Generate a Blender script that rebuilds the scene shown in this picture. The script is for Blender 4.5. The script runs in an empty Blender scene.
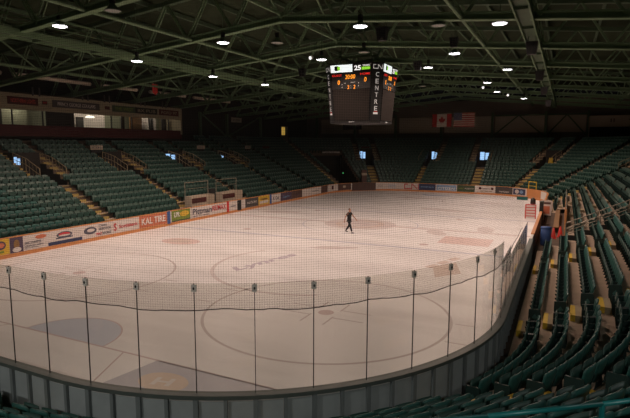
import bpy, math, random
from mathutils import Matrix, Vector
random.seed(7)
PI = math.pi
S = bpy.context.scene
C = S.collection
R = math.radians

# ------------------------------------------------------------------ materials
def mat(name, rgb, rough=.6, var=.12, scale=4, metal=0, spec=.4, emit=None, es=0, bump=0):
    m = bpy.data.materials.new(name); m.use_nodes = True
    nt = m.node_tree; b = nt.nodes['Principled BSDF']
    b.inputs['Roughness'].default_value = rough
    b.inputs['Metallic'].default_value = metal
    b.inputs['Specular IOR Level'].default_value = spec
    tc = nt.nodes.new('ShaderNodeTexCoord'); nz = nt.nodes.new('ShaderNodeTexNoise')
    nz.inputs['Scale'].default_value = scale; nz.inputs['Detail'].default_value = 4
    nt.links.new(tc.outputs['Object'], nz.inputs['Vector'])
    mx = nt.nodes.new('ShaderNodeMix'); mx.data_type = 'RGBA'
    lo = [max(0, c*(1-var)) for c in rgb]; hi = [min(1, c*(1+var)) for c in rgb]
    mx.inputs[6].default_value = (*lo, 1); mx.inputs[7].default_value = (*hi, 1)
    nt.links.new(nz.outputs['Fac'], mx.inputs[0])
    nt.links.new(mx.outputs[2], b.inputs['Base Color'])
    if emit:
        b.inputs['Emission Color'].default_value = (*emit, 1); b.inputs['Emission Strength'].default_value = es
    if bump:
        bp = nt.nodes.new('ShaderNodeBump'); bp.inputs['Strength'].default_value = bump
        nt.links.new(nz.outputs['Fac'], bp.inputs['Height']); nt.links.new(bp.outputs['Normal'], b.inputs['Normal'])
    return m

M = {}
def mk(n, *a, **k): M[n] = mat(n, *a, **k)
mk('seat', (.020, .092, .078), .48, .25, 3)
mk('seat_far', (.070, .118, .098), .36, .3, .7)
mk('pan', (.022, .062, .050), .45, .2, 3)
mk('iron', (.010, .030, .026), .5, .2, 6)
mk('emblem', (.05, .13, .11), .5)
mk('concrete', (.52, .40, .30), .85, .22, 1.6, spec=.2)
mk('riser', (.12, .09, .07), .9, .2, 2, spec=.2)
mk('step', (.34, .27, .17), .85, .2, 3)
mk('yellow', (.62, .40, .03), .6, .15, 5)
mk('stepyellow', (.40, .30, .10), .7, .2, 4)
mk('teal', (.005, .10, .098), .4, .1, 5)
mk('steel', (.15, .235, .13), .6, .2, 1.5)
mk('steel_dark', (.075, .12, .07), .65, .2, 1.5)
mk('deck', (.042, .055, .032), .9, .3, .6, spec=.1)
mk('black', (.012, .012, .012), .5, .2, 5)
mk('blackgloss', (.012, .012, .013), .25, .1, 5)
mk('wall', (.16, .135, .11), .9, .2, .5)
mk('wall_pale', (.42, .35, .27), .9, .15, .5)
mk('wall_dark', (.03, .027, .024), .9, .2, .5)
mk('maroon', (.07, .012, .012), .7, .15, 2)
mk('cream', (.30, .25, .17), .8, .12, 1)
mk('boardwhite', (.66, .62, .58), .5, .05, 2)
mk('orange', (.56, .235, .085), .5, .12, 2)
mk('boardout', (.33, .36, .36), .55, .18, 2.5)
mk('boardpost', (.17, .19, .19), .55, .15, 4)
mk('boardcap', (.085, .10, .09), .5, .2, 3)
mk('seal', (.028, .026, .024), .6)
mk('clip', (.80, .74, .67), .5, .15, 9)
mk('rope', (.05, .042, .038), .9)
mk('white', (.75, .72, .68), .6, .05, 3)
mk('red', (.55, .035, .03), .5, .1, 3)
mk('skin', (.50, .27, .19), .55, .08, 8)
mk('hair', (.05, .030, .018), .8, .2, 30)
mk('cloth', (.010, .010, .012), .85, .2, 14)
mk('shoe', (.008, .008, .009), .9, spec=.1)
mk('rail', (.27, .235, .18), .45, .1, 5, metal=.3)
mk('palebar', (.62, .54, .44), .6, .1, .4)
mk('blue', (.05, .10, .27), .6, .1, 3)
mk('navy', (.035, .045, .10), .6, .1, 2)
mk('purple', (.075, .05, .085), .6, .15, 2)
mk('brown', (.10, .055, .045), .6, .15, 2)
mk('lightblue', (.20, .32, .50), .6, .1, 2)
mk('green', (.17, .22, .035), .6, .15, 2)
mk('darkgreen', (.05, .075, .04), .6, .15, 2)
mk('kal', (.52, .16, .085), .55, .08, 2)
mk('adyellow', (.60, .38, .04), .55, .08, 2)
mk('adwhite', (.60, .53, .49), .55, .06, 2)
mk('darkgrey', (.07, .06, .058), .6, .1, 2)
mk('ink', (.075, .075, .10), .6)
mk('inkred', (.50, .04, .05), .6)
mk('woodbrown', (.22, .12, .045), .6, .2, 3)
mk('greenwall', (.30, .31, .22), .8, .1, 1)
mk('pipe', (.05, .055, .05), .6)
mk('shoetape', (.5, .45, .4), .6)
def em(n, rgb, s): M[n] = mat(n, [min(1, c*.5) for c in rgb], .5, .02, 3, emit=rgb, es=s)
em('lamp_on', (1, .93, 1), 9); em('lamp_off', (.4, .36, .3), .12)  # lamp_off: unlit lens with a faint glow put into its material
em('daylight', (.36, .62, 1), 1.1); em('warmdoor', (1, .62, .12), .35)
em('led_amber', (1, .32, .02), 1.5); em('led_red', (1, .03, .02), .75); em('led_white', (1, .98, .95), 1.0)
em('led_screen', (.93, 1, .98), 1.05); em('led_green', (.30, .75, .04), .9); em('led_dim', (.8, .75, .7), .42)
em('greenspot', (.1, 1, .25), .6); em('officelight', (1, .93, .75), 1.6); em('spot_white', (1, 1, 1), 1.2)
mk('flagred', (.24, .015, .012), .8, .1, 3); mk('flagwhite', (.32, .28, .24), .8, .1, 3)
mk('screen', (.022, .018, .016), .85, .04, 1, spec=.1)

def ice_mat():
    m = mat('ice', (.80, .78, .78), .38, .0, 1, spec=.35)
    nt = m.node_tree; b = nt.nodes['Principled BSDF']
    tc = nt.nodes.new('ShaderNodeTexCoord'); mp = nt.nodes.new('ShaderNodeMapping')
    mp.inputs['Scale'].default_value = (.10, .42, 1); mp.inputs['Rotation'].default_value = (0, 0, .15)
    n1 = nt.nodes.new('ShaderNodeTexNoise'); n1.inputs['Scale'].default_value = 1.1; n1.inputs['Detail'].default_value = 7; n1.inputs['Roughness'].default_value = .62
    r1 = nt.nodes.new('ShaderNodeValToRGB')
    r1.color_ramp.elements[0].position = .30; r1.color_ramp.elements[0].color = (.665, .635, .63, 1)
    r1.color_ramp.elements[1].position = .55; r1.color_ramp.elements[1].color = (.80, .775, .77, 1)
    nt.links.new(tc.outputs['Object'], mp.inputs['Vector']); nt.links.new(mp.outputs['Vector'], n1.inputs['Vector'])
    nt.links.new(n1.outputs['Fac'], r1.inputs['Fac']); nt.links.new(r1.outputs['Color'], b.inputs['Base Color'])
    return m
M['ice'] = ice_mat()
# paint that lies under a skin of ice: washed out
mk('ice_red', (.56, .44, .43), .4, .05, 2); mk('ice_blue', (.50, .50, .58), .4, .05, 2); mk('ice_grey', (.52, .455, .44), .4, .06, 2)
mk('ice_crease', (.52, .55, .64), .4, .08, 1); mk('ice_navy', (.44, .43, .48), .4, .08, 1); mk('ice_orange', (.60, .47, .37), .4, .08, 1)
mk('ice_pink', (.66, .50, .47), .4, .12, 1.5); mk('ice_tan', (.60, .49, .44), .4, .2, 1.2); mk('ice_white', (.64, .59, .55), .4, .03, 1)
mk('ice_lilac', (.49, .43, .50), .4, .08, 2); mk('ice_smudge', (.62, .55, .54), .4, .1, .8)

def glass_mat():
    m = bpy.data.materials.new('rink_glass'); m.use_nodes = True; nt = m.node_tree; nt.nodes.clear()
    o = nt.nodes.new('ShaderNodeOutputMaterial'); t = nt.nodes.new('ShaderNodeBsdfTransparent'); t.inputs[0].default_value = (.94, .94, .92, 1)
    d = nt.nodes.new('ShaderNodeBsdfDiffuse'); nz = nt.nodes.new('ShaderNodeTexNoise'); nz.inputs['Scale'].default_value = .6
    tc = nt.nodes.new('ShaderNodeTexCoord'); nt.links.new(tc.outputs['Object'], nz.inputs['Vector'])
    rp = nt.nodes.new('ShaderNodeValToRGB'); rp.color_ramp.elements[0].color = (.30, .30, .28, 1); rp.color_ramp.elements[1].color = (.36, .36, .34, 1)
    nt.links.new(nz.outputs['Fac'], rp.inputs['Fac']); nt.links.new(rp.outputs['Color'], d.inputs['Color'])
    g = nt.nodes.new('ShaderNodeBsdfGlossy'); g.inputs['Roughness'].default_value = .03
    f = nt.nodes.new('ShaderNodeLayerWeight'); f.inputs['Blend'].default_value = .5
    pw = nt.nodes.new('ShaderNodeMath'); pw.operation = 'POWER'; pw.inputs[1].default_value = 4.5; nt.links.new(f.outputs['Facing'], pw.inputs[0])
    mult = nt.nodes.new('ShaderNodeMath'); mult.operation = 'MULTIPLY_ADD'; mult.inputs[1].default_value = .8; mult.inputs[2].default_value = .025
    nt.links.new(pw.outputs[0], mult.inputs[0])
    a = nt.nodes.new('ShaderNodeMixShader'); a.inputs[0].default_value = .022
    nt.links.new(t.outputs[0], a.inputs[1]); nt.links.new(d.outputs[0], a.inputs[2])
    b = nt.nodes.new('ShaderNodeMixShader'); nt.links.new(mult.outputs[0], b.inputs[0])
    nt.links.new(a.outputs[0], b.inputs[1]); nt.links.new(g.outputs[0], b.inputs[2]); nt.links.new(b.outputs[0], o.inputs[0])
    return m
M['glass'] = glass_mat()

def net_mat():
    m = bpy.data.materials.new('net_mesh'); m.use_nodes = True; nt = m.node_tree; nt.nodes.clear()
    o = nt.nodes.new('ShaderNodeOutputMaterial'); t = nt.nodes.new('ShaderNodeBsdfTransparent'); d = nt.nodes.new('ShaderNodeBsdfDiffuse')
    d.inputs[0].default_value = (.075, .062, .055, 1)
    uv = nt.nodes.new('ShaderNodeUVMap'); sp = nt.nodes.new('ShaderNodeSeparateXYZ'); nt.links.new(uv.outputs[0], sp.inputs[0])
    outs = []
    for k in (0, 1):
        a = nt.nodes.new('ShaderNodeMath'); a.operation = 'DIVIDE'; a.inputs[1].default_value = .05
        f = nt.nodes.new('ShaderNodeMath'); f.operation = 'FRACT'; l = nt.nodes.new('ShaderNodeMath'); l.operation = 'LESS_THAN'; l.inputs[1].default_value = .058
        nt.links.new(sp.outputs[k], a.inputs[0]); nt.links.new(a.outputs[0], f.inputs[0]); nt.links.new(f.outputs[0], l.inputs[0]); outs.append(l)
    mxm = nt.nodes.new('ShaderNodeMath'); mxm.operation = 'MAXIMUM'
    nt.links.new(outs[0].outputs[0], mxm.inputs[0]); nt.links.new(outs[1].outputs[0], mxm.inputs[1])
    mx = nt.nodes.new('ShaderNodeMixShader'); nt.links.new(mxm.outputs[0], mx.inputs[0]); nt.links.new(t.outputs[0], mx.inputs[1]); nt.links.new(d.outputs[0], mx.inputs[2])
    nt.links.new(mx.outputs[0], o.inputs[0])
    return m
M['net'] = net_mat()

# ------------------------------------------------------------------ mesh helpers
class MB:
    def __init__(s): s.v = []; s.f = []; s.mi = []; s.cur = 0
    def add(s, vs, fs, T=None):
        n = len(s.v)
        for p in vs:
            p = Vector(p)
            if T is not None: p = T @ p
            s.v.append(tuple(p))
        for f in fs: s.f.append([i+n for i in f]); s.mi.append(s.cur)
        return s
    def box(s, x, y, z, sx, sy, sz, T=None):      # centre, full sizes
        a, b, c = sx/2, sy/2, sz/2
        vs = [(x+i*a, y+j*b, z+k*c) for k in (-1, 1) for j in (-1, 1) for i in (-1, 1)]
        return s.add(vs, [(0, 2, 3, 1), (4, 5, 7, 6), (0, 1, 5, 4), (2, 6, 7, 3), (0, 4, 6, 2), (1, 3, 7, 5)], T)
    def tube(s, p0, p1, r, n=8, r1=None, T=None):
        p0, p1 = Vector(p0), Vector(p1); d = (p1-p0).normalized(); r1 = r if r1 is None else r1
        u = d.cross(Vector((0, 0, 1)))
        if u.length < 1e-4: u = Vector((1, 0, 0))
        u.normalize(); w = d.cross(u)
        vs = []
        for p, q in ((p0, r), (p1, r1)):
            for i in range(n):
                a = 2*PI*i/n; vs.append(p+u*q*math.cos(a)+w*q*math.sin(a))
        fs = [(i, (i+1) % n, n+(i+1) % n, n+i) for i in range(n)]+[tuple(range(n))[::-1], tuple(range(n, 2*n))]
        return s.add(vs, fs, T)
    def bar(s, p0, p1, w, h, T=None):                # rectangular bar between points, h in the vertical plane
        p0, p1 = Vector(p0), Vector(p1); d = (p1-p0).normalized()
        u = d.cross(Vector((0, 0, 1)))
        if u.length < 1e-4: u = Vector((1, 0, 0))
        u.normalize(); q = u.cross(d); vs = []
        for p in (p0, p1):
            for i, j in ((-1, -1), (1, -1), (1, 1), (-1, 1)): vs.append(p+u*w/2*i+q*h/2*j)
        return s.add(vs, [(0, 3, 2, 1), (4, 5, 6, 7), (0, 1, 5, 4), (1, 2, 6, 5), (2, 3, 7, 6), (3, 0, 4, 7)], T)
    def lathe(s, prof, n=24, T=None):
        vs = []
        for r, z in prof:
            for i in range(n): a = 2*PI*i/n; vs.append((r*math.cos(a), r*math.sin(a), z))
        fs = [(j*n+i, j*n+(i+1) % n, (j+1)*n+(i+1) % n, (j+1)*n+i) for j in range(len(prof)-1) for i in range(n)]
        return s.add(vs, fs, T)
    def prism(s, poly, h, T=None):                   # polygon in XY extruded 0..h
        n = len(poly)
        vs = [(x, y, 0) for x, y in poly]+[(x, y, h) for x, y in poly]
        fs = [tuple(range(n))[::-1], tuple(range(n, 2*n))]+[(i, (i+1) % n, n+(i+1) % n, n+i) for i in range(n)]
        return s.add(vs, fs, T)
    def strip(s, pa, pb):                            # quad strip between two polylines
        n = len(pa)
        return s.add(list(pa)+list(pb), [(i, i+1, n+i+1, n+i) for i in range(n-1)])
    def mesh(s, name, mats, smooth=False):
        me = bpy.data.meshes.new(name); me.from_pydata(s.v, [], s.f)
        for m in (mats if isinstance(mats, (list, tuple)) else [mats]): me.materials.append(M[m])
        if any(s.mi): me.polygons.foreach_set('material_index', s.mi)
        if smooth: me.polygons.foreach_set('use_smooth', [True]*len(me.polygons))
        me.update(); return me
    def build(s, name, mats, parent=None, smooth=False, label=None):
        return ob(name, s.mesh(name, mats, smooth), parent, label)

def ob(name, data, parent=None, label=None):
    o = bpy.data.objects.new(name, data); C.objects.link(o)
    if parent is not None: o.parent = parent
    if label: o['label'] = label
    return o
def tag(o, label, cat, group=None, kind=None):
    o['label'] = label; o['category'] = cat
    if group: o['group'] = group
    if kind: o['kind'] = kind
    return o
def thing(name, label, cat, loc=(0, 0, 0), rz=0, group=None):
    o = bpy.data.objects.new(name, None); C.objects.link(o); o.location = loc; o.rotation_euler = (0, 0, rz); o.empty_display_size = .2
    return tag(o, label, cat, group)
def struct(name, mb, mats, parent=None, label=None):
    o = mb.build(name, mats, parent, label=label)
    if parent is None:
        o['kind'] = 'structure'
    return o
def dup(root, loc, rz=None, label=None):
    r = root.copy(); C.objects.link(r); r.location = loc
    if rz is not None: r.rotation_euler = (0, 0, rz)
    if label: r['label'] = label
    for ch in list(root.children):
        c = ch.copy(); C.objects.link(c); c.parent = r
        for g in list(ch.children):
            d = g.copy(); C.objects.link(d); d.parent = c
    return r
def lettering(txt, w, h, T, m, parent, name='lettering', ext=.004, shear=0, bold=0):
    cu = bpy.data.curves.new('letters', 'FONT'); cu.body = txt; cu.size = 1; cu.align_x = 'CENTER'; cu.extrude = ext; cu.shear = shear; cu.offset = bold; cu.resolution_u = 3
    to = bpy.data.objects.new('letters_source', cu); C.objects.link(to)
    dg = bpy.context.evaluated_depsgraph_get(); me = bpy.data.meshes.new_from_object(to.evaluated_get(dg))
    bpy.data.objects.remove(to)
    xs = [v.co.x for v in me.vertices]; ys = [v.co.y for v in me.vertices]
    x0, x1, y0, y1 = min(xs), max(xs), min(ys), max(ys)
    for v in me.vertices:
        v.co = T @ Vector(((v.co.x-(x0+x1)/2)*w/(x1-x0), (v.co.y-(y0+y1)/2)*h/(y1-y0), v.co.z))
    me.materials.clear(); me.materials.append(M[m])
    return ob(name, me, parent)
def face_T(loc, rz):          # upright frame: local X to the reader's right, Y up, Z out of the face
    return Matrix.Translation(loc) @ Matrix.Rotation(rz, 4, 'Z') @ Matrix.Rotation(PI/2, 4, 'X')

# ------------------------------------------------------------------ rink outline
HW, HL, RC = 12.95, 30.48, 8.53
SX, SY = HW-RC, HL-RC          # 4.42, 21.95
SEGS = ['R', 'FR', 'F', 'FL', 'L', 'NL', 'N', 'NR']
CORN = {'FR': (1, 1), 'FL': (-1, 1), 'NL': (-1, -1), 'NR': (1, -1)}
def P(seg, t, d):
    if seg == 'R': return (HW+d, t)
    if seg == 'L': return (-HW-d, t)
    if seg == 'F': return (t, HL+d)
    if seg == 'N': return (t, -HL-d)
    sx, sy = CORN[seg]; a = R(t); r = RC+d
    return (sx*(SX+r*math.sin(a)), sy*(SY+r*math.cos(a)))
def heading(seg, t):           # rotation about Z that turns local +Y towards the rink
    x0, y0 = P(seg, t, 0); x1, y1 = P(seg, t, 1)
    return math.atan2(y0-y1, x0-x1)-PI/2
RANGE = {'R': (-SY, SY), 'L': (-SY, SY), 'F': (-SX, SX), 'N': (-SX, SX), 'FR': (0, 90), 'FL': (0, 90), 'NL': (0, 90), 'NR': (0, 90)}
def unit(seg, d): return 1.0 if seg in 'RLFN' else R(1)*(RC+d)     # metres per unit of t
def samples(seg, t0, t1):
    if seg in 'RLFN': return [t0, t1]
    n = max(1, int(math.ceil((t1-t0)/4))); return [t0+(t1-t0)*i/n for i in range(n+1)]

# ------------------------------------------------------------------ ice and markings
def round_rect(d, n=16):
    pts = []
    for sx, sy, a0 in ((1, 1, 0), (-1, 1, 90), (-1, -1, 180), (1, -1, 270)):
        for i in range(n+1):
            a = R(a0+90*i/n); pts.append((sx*SX+(RC+d)*math.cos(a), sy*SY+(RC+d)*math.sin(a)))
    return pts
m_ = MB(); m_.prism(round_rect(.04), .2, Matrix.Translation((0, 0, -.2)))
ice = m_.build('floor_ice', 'ice'); ice['kind'] = 'structure'; ice['label'] = 'pale rink ice sheet with worn surface'
def flat(name, mb, m, lab=None): return mb.build(name, m, ice, label=lab)
def ring(cx, cy, r, w, a0=0, a1=360, n=72, z=.003):
    mb = MB(); A = [R(a0+(a1-a0)*i/n) for i in range(n+1)]
    mb.strip([(cx+(r+w/2)*math.cos(a), cy+(r+w/2)*math.sin(a), z) for a in A], [(cx+(r-w/2)*math.cos(a), cy+(r-w/2)*math.sin(a), z) for a in A]); return mb
def disc(cx, cy, rx, ry, n=32, z=.003, a0=0, a1=360):
    mb = MB(); vs = [(cx, cy, z)]+[(cx+rx*math.cos(R(a0+(a1-a0)*i/n)), cy+ry*math.sin(R(a0+(a1-a0)*i/n)), z) for i in range(n+1)]
    return mb.add(vs, [(0, i+1, i+2) for i in range(n)])
def rect(x0, y0, x1, y1, z=.003): return MB().add([(x0, y0, z), (x1, y0, z), (x1, y1, z), (x0, y1, z)], [(0, 1, 2, 3)])
G = HL-3.5
def half_at(y): return SX+math.sqrt(max(0, RC**2-max(0, abs(y)-SY)**2))-.02
for s in (-1, 1):
    flat('goal_line', rect(-half_at(G), s*G-.04, half_at(G), s*G+.04), 'ice_red')
    flat('blue_line', rect(-HW, s*7.62-.15, HW, s*7.62+.15), 'ice_blue')
    flat('crease', disc(0, s*G, 1.83, 1.83, 30, .002, 180 if s > 0 else 0, 360 if s > 0 else 180), 'ice_crease', 'pale blue goal crease')
    flat('crease_line', ring(0, s*G, 1.83, .06, 180 if s > 0 else 0, 360 if s > 0 else 180, z=.004), 'ice_red')
    for q in (-1, 1):
        mb = MB(); d = .03
        mb.add([(q*2.74-d, s*G, .003), (q*2.74+d, s*G, .003), (q*4.27+d, s*HL, .003), (q*4.27-d, s*HL, .003)], [(0, 1, 2, 3)])
        flat('restricted_area_line', mb, 'ice_red')
        cy = s*(G-6.1)
        flat('face_off_circle', ring(q*6.7, cy, 4.57, .11), 'ice_grey')
        flat('face_off_dot', disc(q*6.7, cy, .3, .3), 'ice_red')
        mb = MB()
        for a in (-1, 1):
            for b in (-1, 1):
                mb.box(q*6.7+a*1.05, cy+b*.45, .003, 1.2, .07, .001); mb.box(q*6.7+a*.45, cy+b*.8, .003, .07, .9, .001)
        flat('hash_mark', mb, 'ice_grey')
        mb = MB()
        for a in (-1, 1):
            for b in (-1, 1): mb.box(q*6.7+a*5.0, cy+b*.9, .003, .75, .07, .001)
        flat('hash_mark', mb, 'ice_grey')
        flat('neutral_dot', disc(q*6.7, s*6.1, .3, .3), 'ice_red')
flat('center_line', rect(-HW, -.15, HW, .15), 'ice_red')
flat('center_circle', ring(0, 0, 4.57, .08), 'ice_blue')
flat('center_logo', disc(0, 0, 2.9, 2.6, 40, .002), 'ice_smudge', 'faded round emblem at centre ice')
flat('center_logo_band', ring(0, 0, 1.7, .5, z=.004), 'ice_tan')
flat('painted_advertisement', rect(7.3, -5.1, 10.5, -2.4), 'ice_pink', 'faded red rectangle painted in the ice')
mb = ring(2.95, -14.7, 5.0, .2, 150, 300)
flat('painted_arc', mb, 'ice_smudge', 'faint painted arc around the lilac wording')
lettering('Lynres', 4.9, .95, Matrix.Translation((.3, -14.7, .003)) @ Matrix.Rotation(R(78), 4, 'Z'), 'ice_lilac', ice, 'painted_wording', .0005, .25, .035)
flat('painted_emblem', disc(-7.8, -12.2, 1.4, .95), 'ice_pink', 'faded reddish oval emblem')
flat('painted_emblem', disc(-7.9, -12.2, .8, .5, z=.005), 'ice_tan')
flat('painted_advertisement', MB().add([(9.2, -13.9, .003), (10.2, -12.6, .003), (9.5, -10.3, .003), (8.6, -11.8, .003)], [(0, 1, 2, 3)]), 'ice_tan', 'faded tan painted panel')
mb = MB()
for i in range(3): mb.add([(8.2+.35*i, -12.0+1.1*i, .004), (8.6+.35*i, -12.2+1.1*i, .004), (8.9+.35*i, -11.4+1.1*i, .004), (8.5+.35*i, -11.2+1.1*i, .004)], [(0, 1, 2, 3)])
flat('painted_wording', mb, 'ice_tan')
flat('painted_advertisement', MB().add([(3.6, -29.9, .003), (8.0, -29.3, .003), (8.3, -26.98, .003), (4.1, -26.98, .003)][::1], [(0, 1, 2, 3)]), 'ice_navy', 'faded navy panel behind the goal line')
flat('painted_emblem', disc(5.2, -27.95, .75, .5, z=.005), 'ice_orange', 'faded orange oval emblem')
lettering('H', .55, .42, Matrix.Translation((5.2, -27.95, .007)) @ Matrix.Rotation(R(12), 4, 'Z'), 'ice_white', ice, 'painted_wording', .0005, bold=.03)
for x, y, a, b, c in ((-9.3, 3.5, 2.2, .8, .3), (4, 12, 3, .7, -.2), (7, 20, 2.6, .5, .1), (2, -9.6, 1.6, .5, .4), (6.4, -1.3, .7, 1.3, .5), (-1, 22, 3.5, .8, .1), (9.4, 1.5, .7, 1.6, .1)):
    mb = MB(); T = Matrix.Translation((x, y, 0)) @ Matrix.Rotation(c, 4, 'Z')
    n = 28; vs = [T @ Vector((0, 0, .0015))]+[T @ Vector((a*math.cos(2*PI*i/n)*random.uniform(.75, 1.05), b*math.sin(2*PI*i/n)*random.uniform(.75, 1.05), .0015)) for i in range(n)]
    mb.add(vs, [(0, i+1, (i+1) % n+1) for i in range(n)]); flat('scuff_patch', mb, 'ice_smudge')

# ------------------------------------------------------------------ boards on the far sides (continuous dasher)
def board_run(name, runs, label):
    core, kick, cap = MB(), MB(), MB()
    for seg, t0, t1 in runs:
        ts = samples(seg, t0, t1)
        def ln(d, z): return [(*P(seg, t, d), z) for t in ts]
        prof = [(0, 0), (0, 1.13), (.12, 1.13), (.12, 0)]
        for a, b in zip(prof, prof[1:]): core.strip(ln(*a), ln(*b))
        for a, b in (((-.015, .0), (-.015, .22)), ((-.015, .22), (0, .22))): kick.strip(ln(*a), ln(*b))
        pr = [(-.015, 1.10), (-.015, 1.15), (.14, 1.15), (.14, 1.10)]
        for a, b in zip(pr, pr[1:]): cap.strip(ln(*a), ln(*b))
    o = struct(name, core, 'boardwhite'); o['label'] = label
    kick.build('kick_plate', 'orange', o, label='orange kick plate'); cap.build('cap_rail', 'orange', o, label='orange cap rail')
    return o
board_run('wall_boards_left', [('L', -SY, SY), ('NL', 0, 90)], 'white rink boards with orange kick plate along the left side')
board_run('wall_boards_far', [('FL', 0, 90), ('F', -SX, SX), ('FR', 0, 90)], 'white rink boards curving around the far end')
# right side past the glass: seen from behind
core, kick, cap = MB(), MB(), MB()
o_r = MB()
for t0, t1 in ((-7.6, 5.0), (6.2, SY)):
    o_r.box(HW+.06, (t0+t1)/2, .56, .12, t1-t0, 1.12)
wr = struct('wall_boards_right', o_r, 'boardwhite'); wr['label'] = 'rink boards along the right side by the players bench'
MB().box(HW+.13, 4.3, .6, .02, 23, .9).build('bench_panel', 'darkgrey', wr, label='dark facing on the bench side')
MB().box(HW+.06, 8.0, 1.14, .19, 27.6, .06).build('cap_rail', 'orange', wr, label='orange cap rail')

# ------------------------------------------------------------------ advertising panels on the boards
def ad(seg, t0, t1, z0, z1, m, label, texts=(), bands=(), border=None, blobs=()):
    """t0..t1 left to right as read; texts: (string, u0, u1, v0, v1, material)"""
    ts = samples(seg, min(t0, t1), max(t0, t1)); mb = MB()
    D = -.02
    lo = [(*P(seg, t, D), z0) for t in ts]; hi = [(*P(seg, t, D), z1) for t in ts]
    lob = [(*P(seg, t, 0), z0) for t in ts]; hib = [(*P(seg, t, 0), z1) for t in ts]
    mb.strip(lo, hi); mb.strip(hi, hib); mb.strip(lob, lo)
    tm = (t0+t1)/2; x, y = P(seg, tm, 0); h = heading(seg, tm)
    root = mb.build('advertising_panel', m); tag(root, label, 'advertisement', 'advertising panels on the rink boards')
    w = abs(t1-t0)*unit(seg, 0); H = z1-z0
    sag = RC*(1-math.cos(abs(R(t1-t0))/2)) if seg in CORN else 0
    def fT(u, v, off):
        tt = t0+(t1-t0)*u; px, py = P(seg, tt, D-off)
        return face_T((px, py, z0+H*v), heading(seg, tt)+PI)
    for (u0, u1, v0, v1, bm) in bands:
        b = MB(); n = 6; tt = [t0+(t1-t0)*(u0+(u1-u0)*i/n) for i in range(n+1)]
        b.strip([(*P(seg, t, D-.004), z0+H*v0) for t in tt], [(*P(seg, t, D-.004), z0+H*v1) for t in tt]); b.build('colour_band', bm, root)
    for bi, (uc, vc, rw, rh, bm) in enumerate(blobs):
        T = fT(uc, vc, .008+.004*bi); n = 24
        b = MB(); b.add([(rw*math.cos(2*PI*i/n), rh*math.sin(2*PI*i/n), 0) for i in range(n)], [tuple(range(n))], T); b.build('emblem', bm, root)
    for (s, u0, u1, v0, v1, tmn) in texts:
        lettering(s, (u1-u0)*w, (v1-v0)*H, fT((u0+u1)/2, (v0+v1)/2, .024), tmn, root, 'lettering', .002, bold=.015)
    if border:
        b = MB()
        for (u0, u1, v0, v1) in ((0, 1, 0, .09), (0, 1, .91, 1), (0, .03, 0, 1), (.97, 1, 0, 1)):
            n = 6; tt = [t0+(t1-t0)*(u0+(u1-u0)*i/n) for i in range(n+1)]
            b.strip([(*P(seg, t, D-.003), z0+H*v0) for t in tt], [(*P(seg, t, D-.003), z0+H*v1) for t in tt])
        b.build('border', border, root)
    return root
Z0, Z1 = .235, 1.095
ad('L', -21.9, -20.3, Z0, Z1, 'adyellow', 'yellow advertising panel with a purple patch, left of the portrait panel', blobs=((.70, .62, .28, .24, 'purple'), (.70, .62, .2, .14, 'kal')), bands=((.2, .8, .12, .26, 'green'),))
ad('L', -20.27, -19.51, Z0, Z1, 'purple', 'small dark purple panel with a portrait of a face', blobs=((.5, .52, .17, .29, 'woodbrown'), (.5, .18, .26, .14, 'adwhite')))
ad('L', -19.51, -17.97, Z0, Z1, 'adwhite', 'white panel with small dark text beside the portrait panel', texts=(('ERIC CHRISTIE', .06, .72, .42, .56, 'ink'), ('construction services', .06, .80, .24, .34, 'ink'), ('home of sport', .06, .6, .1, .18, 'ink')), blobs=((.72, .78, .36, .12, 'kal'),))
ad('L', -17.95, -15.57, Z0, Z1, 'adwhite', 'white panel with arched dark emblem over a navy stripe', bands=((0, 1, 0, .24, 'navy'), (.22, .72, .38, .46, 'navy')), blobs=((.47, .62, .55, .2, 'ink'), (.47, .66, .4, .12, 'inkred'), (.47, .58, .45, .05, 'adwhite')))
ad('L', -15.55, -13.17, Z0, Z1, 'adwhite', 'white panel with oval black emblem and red and black wording', blobs=((.26, .56, .5, .24, 'ink'), (.28, .58, .3, .11, 'adwhite')), texts=(('Classic', .54, .82, .76, .92, 'ink'), ('SERVICE', .54, .96, .48, .66, 'ink'), ('PRINT', .44, .64, .1, .3, 'inkred'), ('WORKS', .66, .96, .1, .3, 'ink')))
ad('L', -13.15, -10.71, Z0, Z1, 'adwhite', 'white panel reading Scotiabank in red behind a large S', texts=(('S', .05, .15, .2, .8, 'inkred'), ('Scotiabank', .24, .94, .36, .62, 'inkred')))
ad('L', -10.69, -7.82, Z0, Z1, 'kal', 'orange red panel with bold white KAL TIRE wording', texts=(('KAL TIRE', .08, .93, .24, .80, 'white'),))
ad('L', -7.30, -5.09, Z0, Z1, 'green', 'green and yellow panel between blue post and Pittman panel', texts=(('LPR', .12, .42, .4, .85, 'white'),), blobs=((.68, .62, .55, .22, 'adyellow'),), bands=((0, 1, 0, .1, 'darkgreen'),))
ad('L', -5.0, -.05, Z0, Z1, 'adwhite', 'wide white panel reading Pittman in black and a red realty mark', texts=(('Pittman', .04, .55, .30, .86, 'ink'), ('RE/MAX', .57, .97, .34, .86, 'inkred'), ('REALTY TEAM', .04, .46, .08, .18, 'ink')))
ad('L', .25, 1.6, Z0, Z1, 'adwhite', 'small white panel between red post and dark gate', texts=(('centre', .2, .8, .4, .56, 'ink'),))
ad('L', 2.3, 2.93, Z0, Z1, 'adwhite', 'narrow plain white panel just past the dark gate')
ad('L', 2.95, 5.25, Z0, Z1, 'darkgrey', 'dark grey panel with one line of pale wording', texts=(('FASTSIGNS', .14, .86, .4, .64, 'adwhite'),))
ad('L', 5.27, 7.44, Z0, Z1, 'adyellow', 'yellow panel with white centre beside the far blue post', bands=((.12, .88, .14, .45, 'adwhite'),), texts=(('Huble', .2, .8, .55, .82, 'brown'),))
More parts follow.
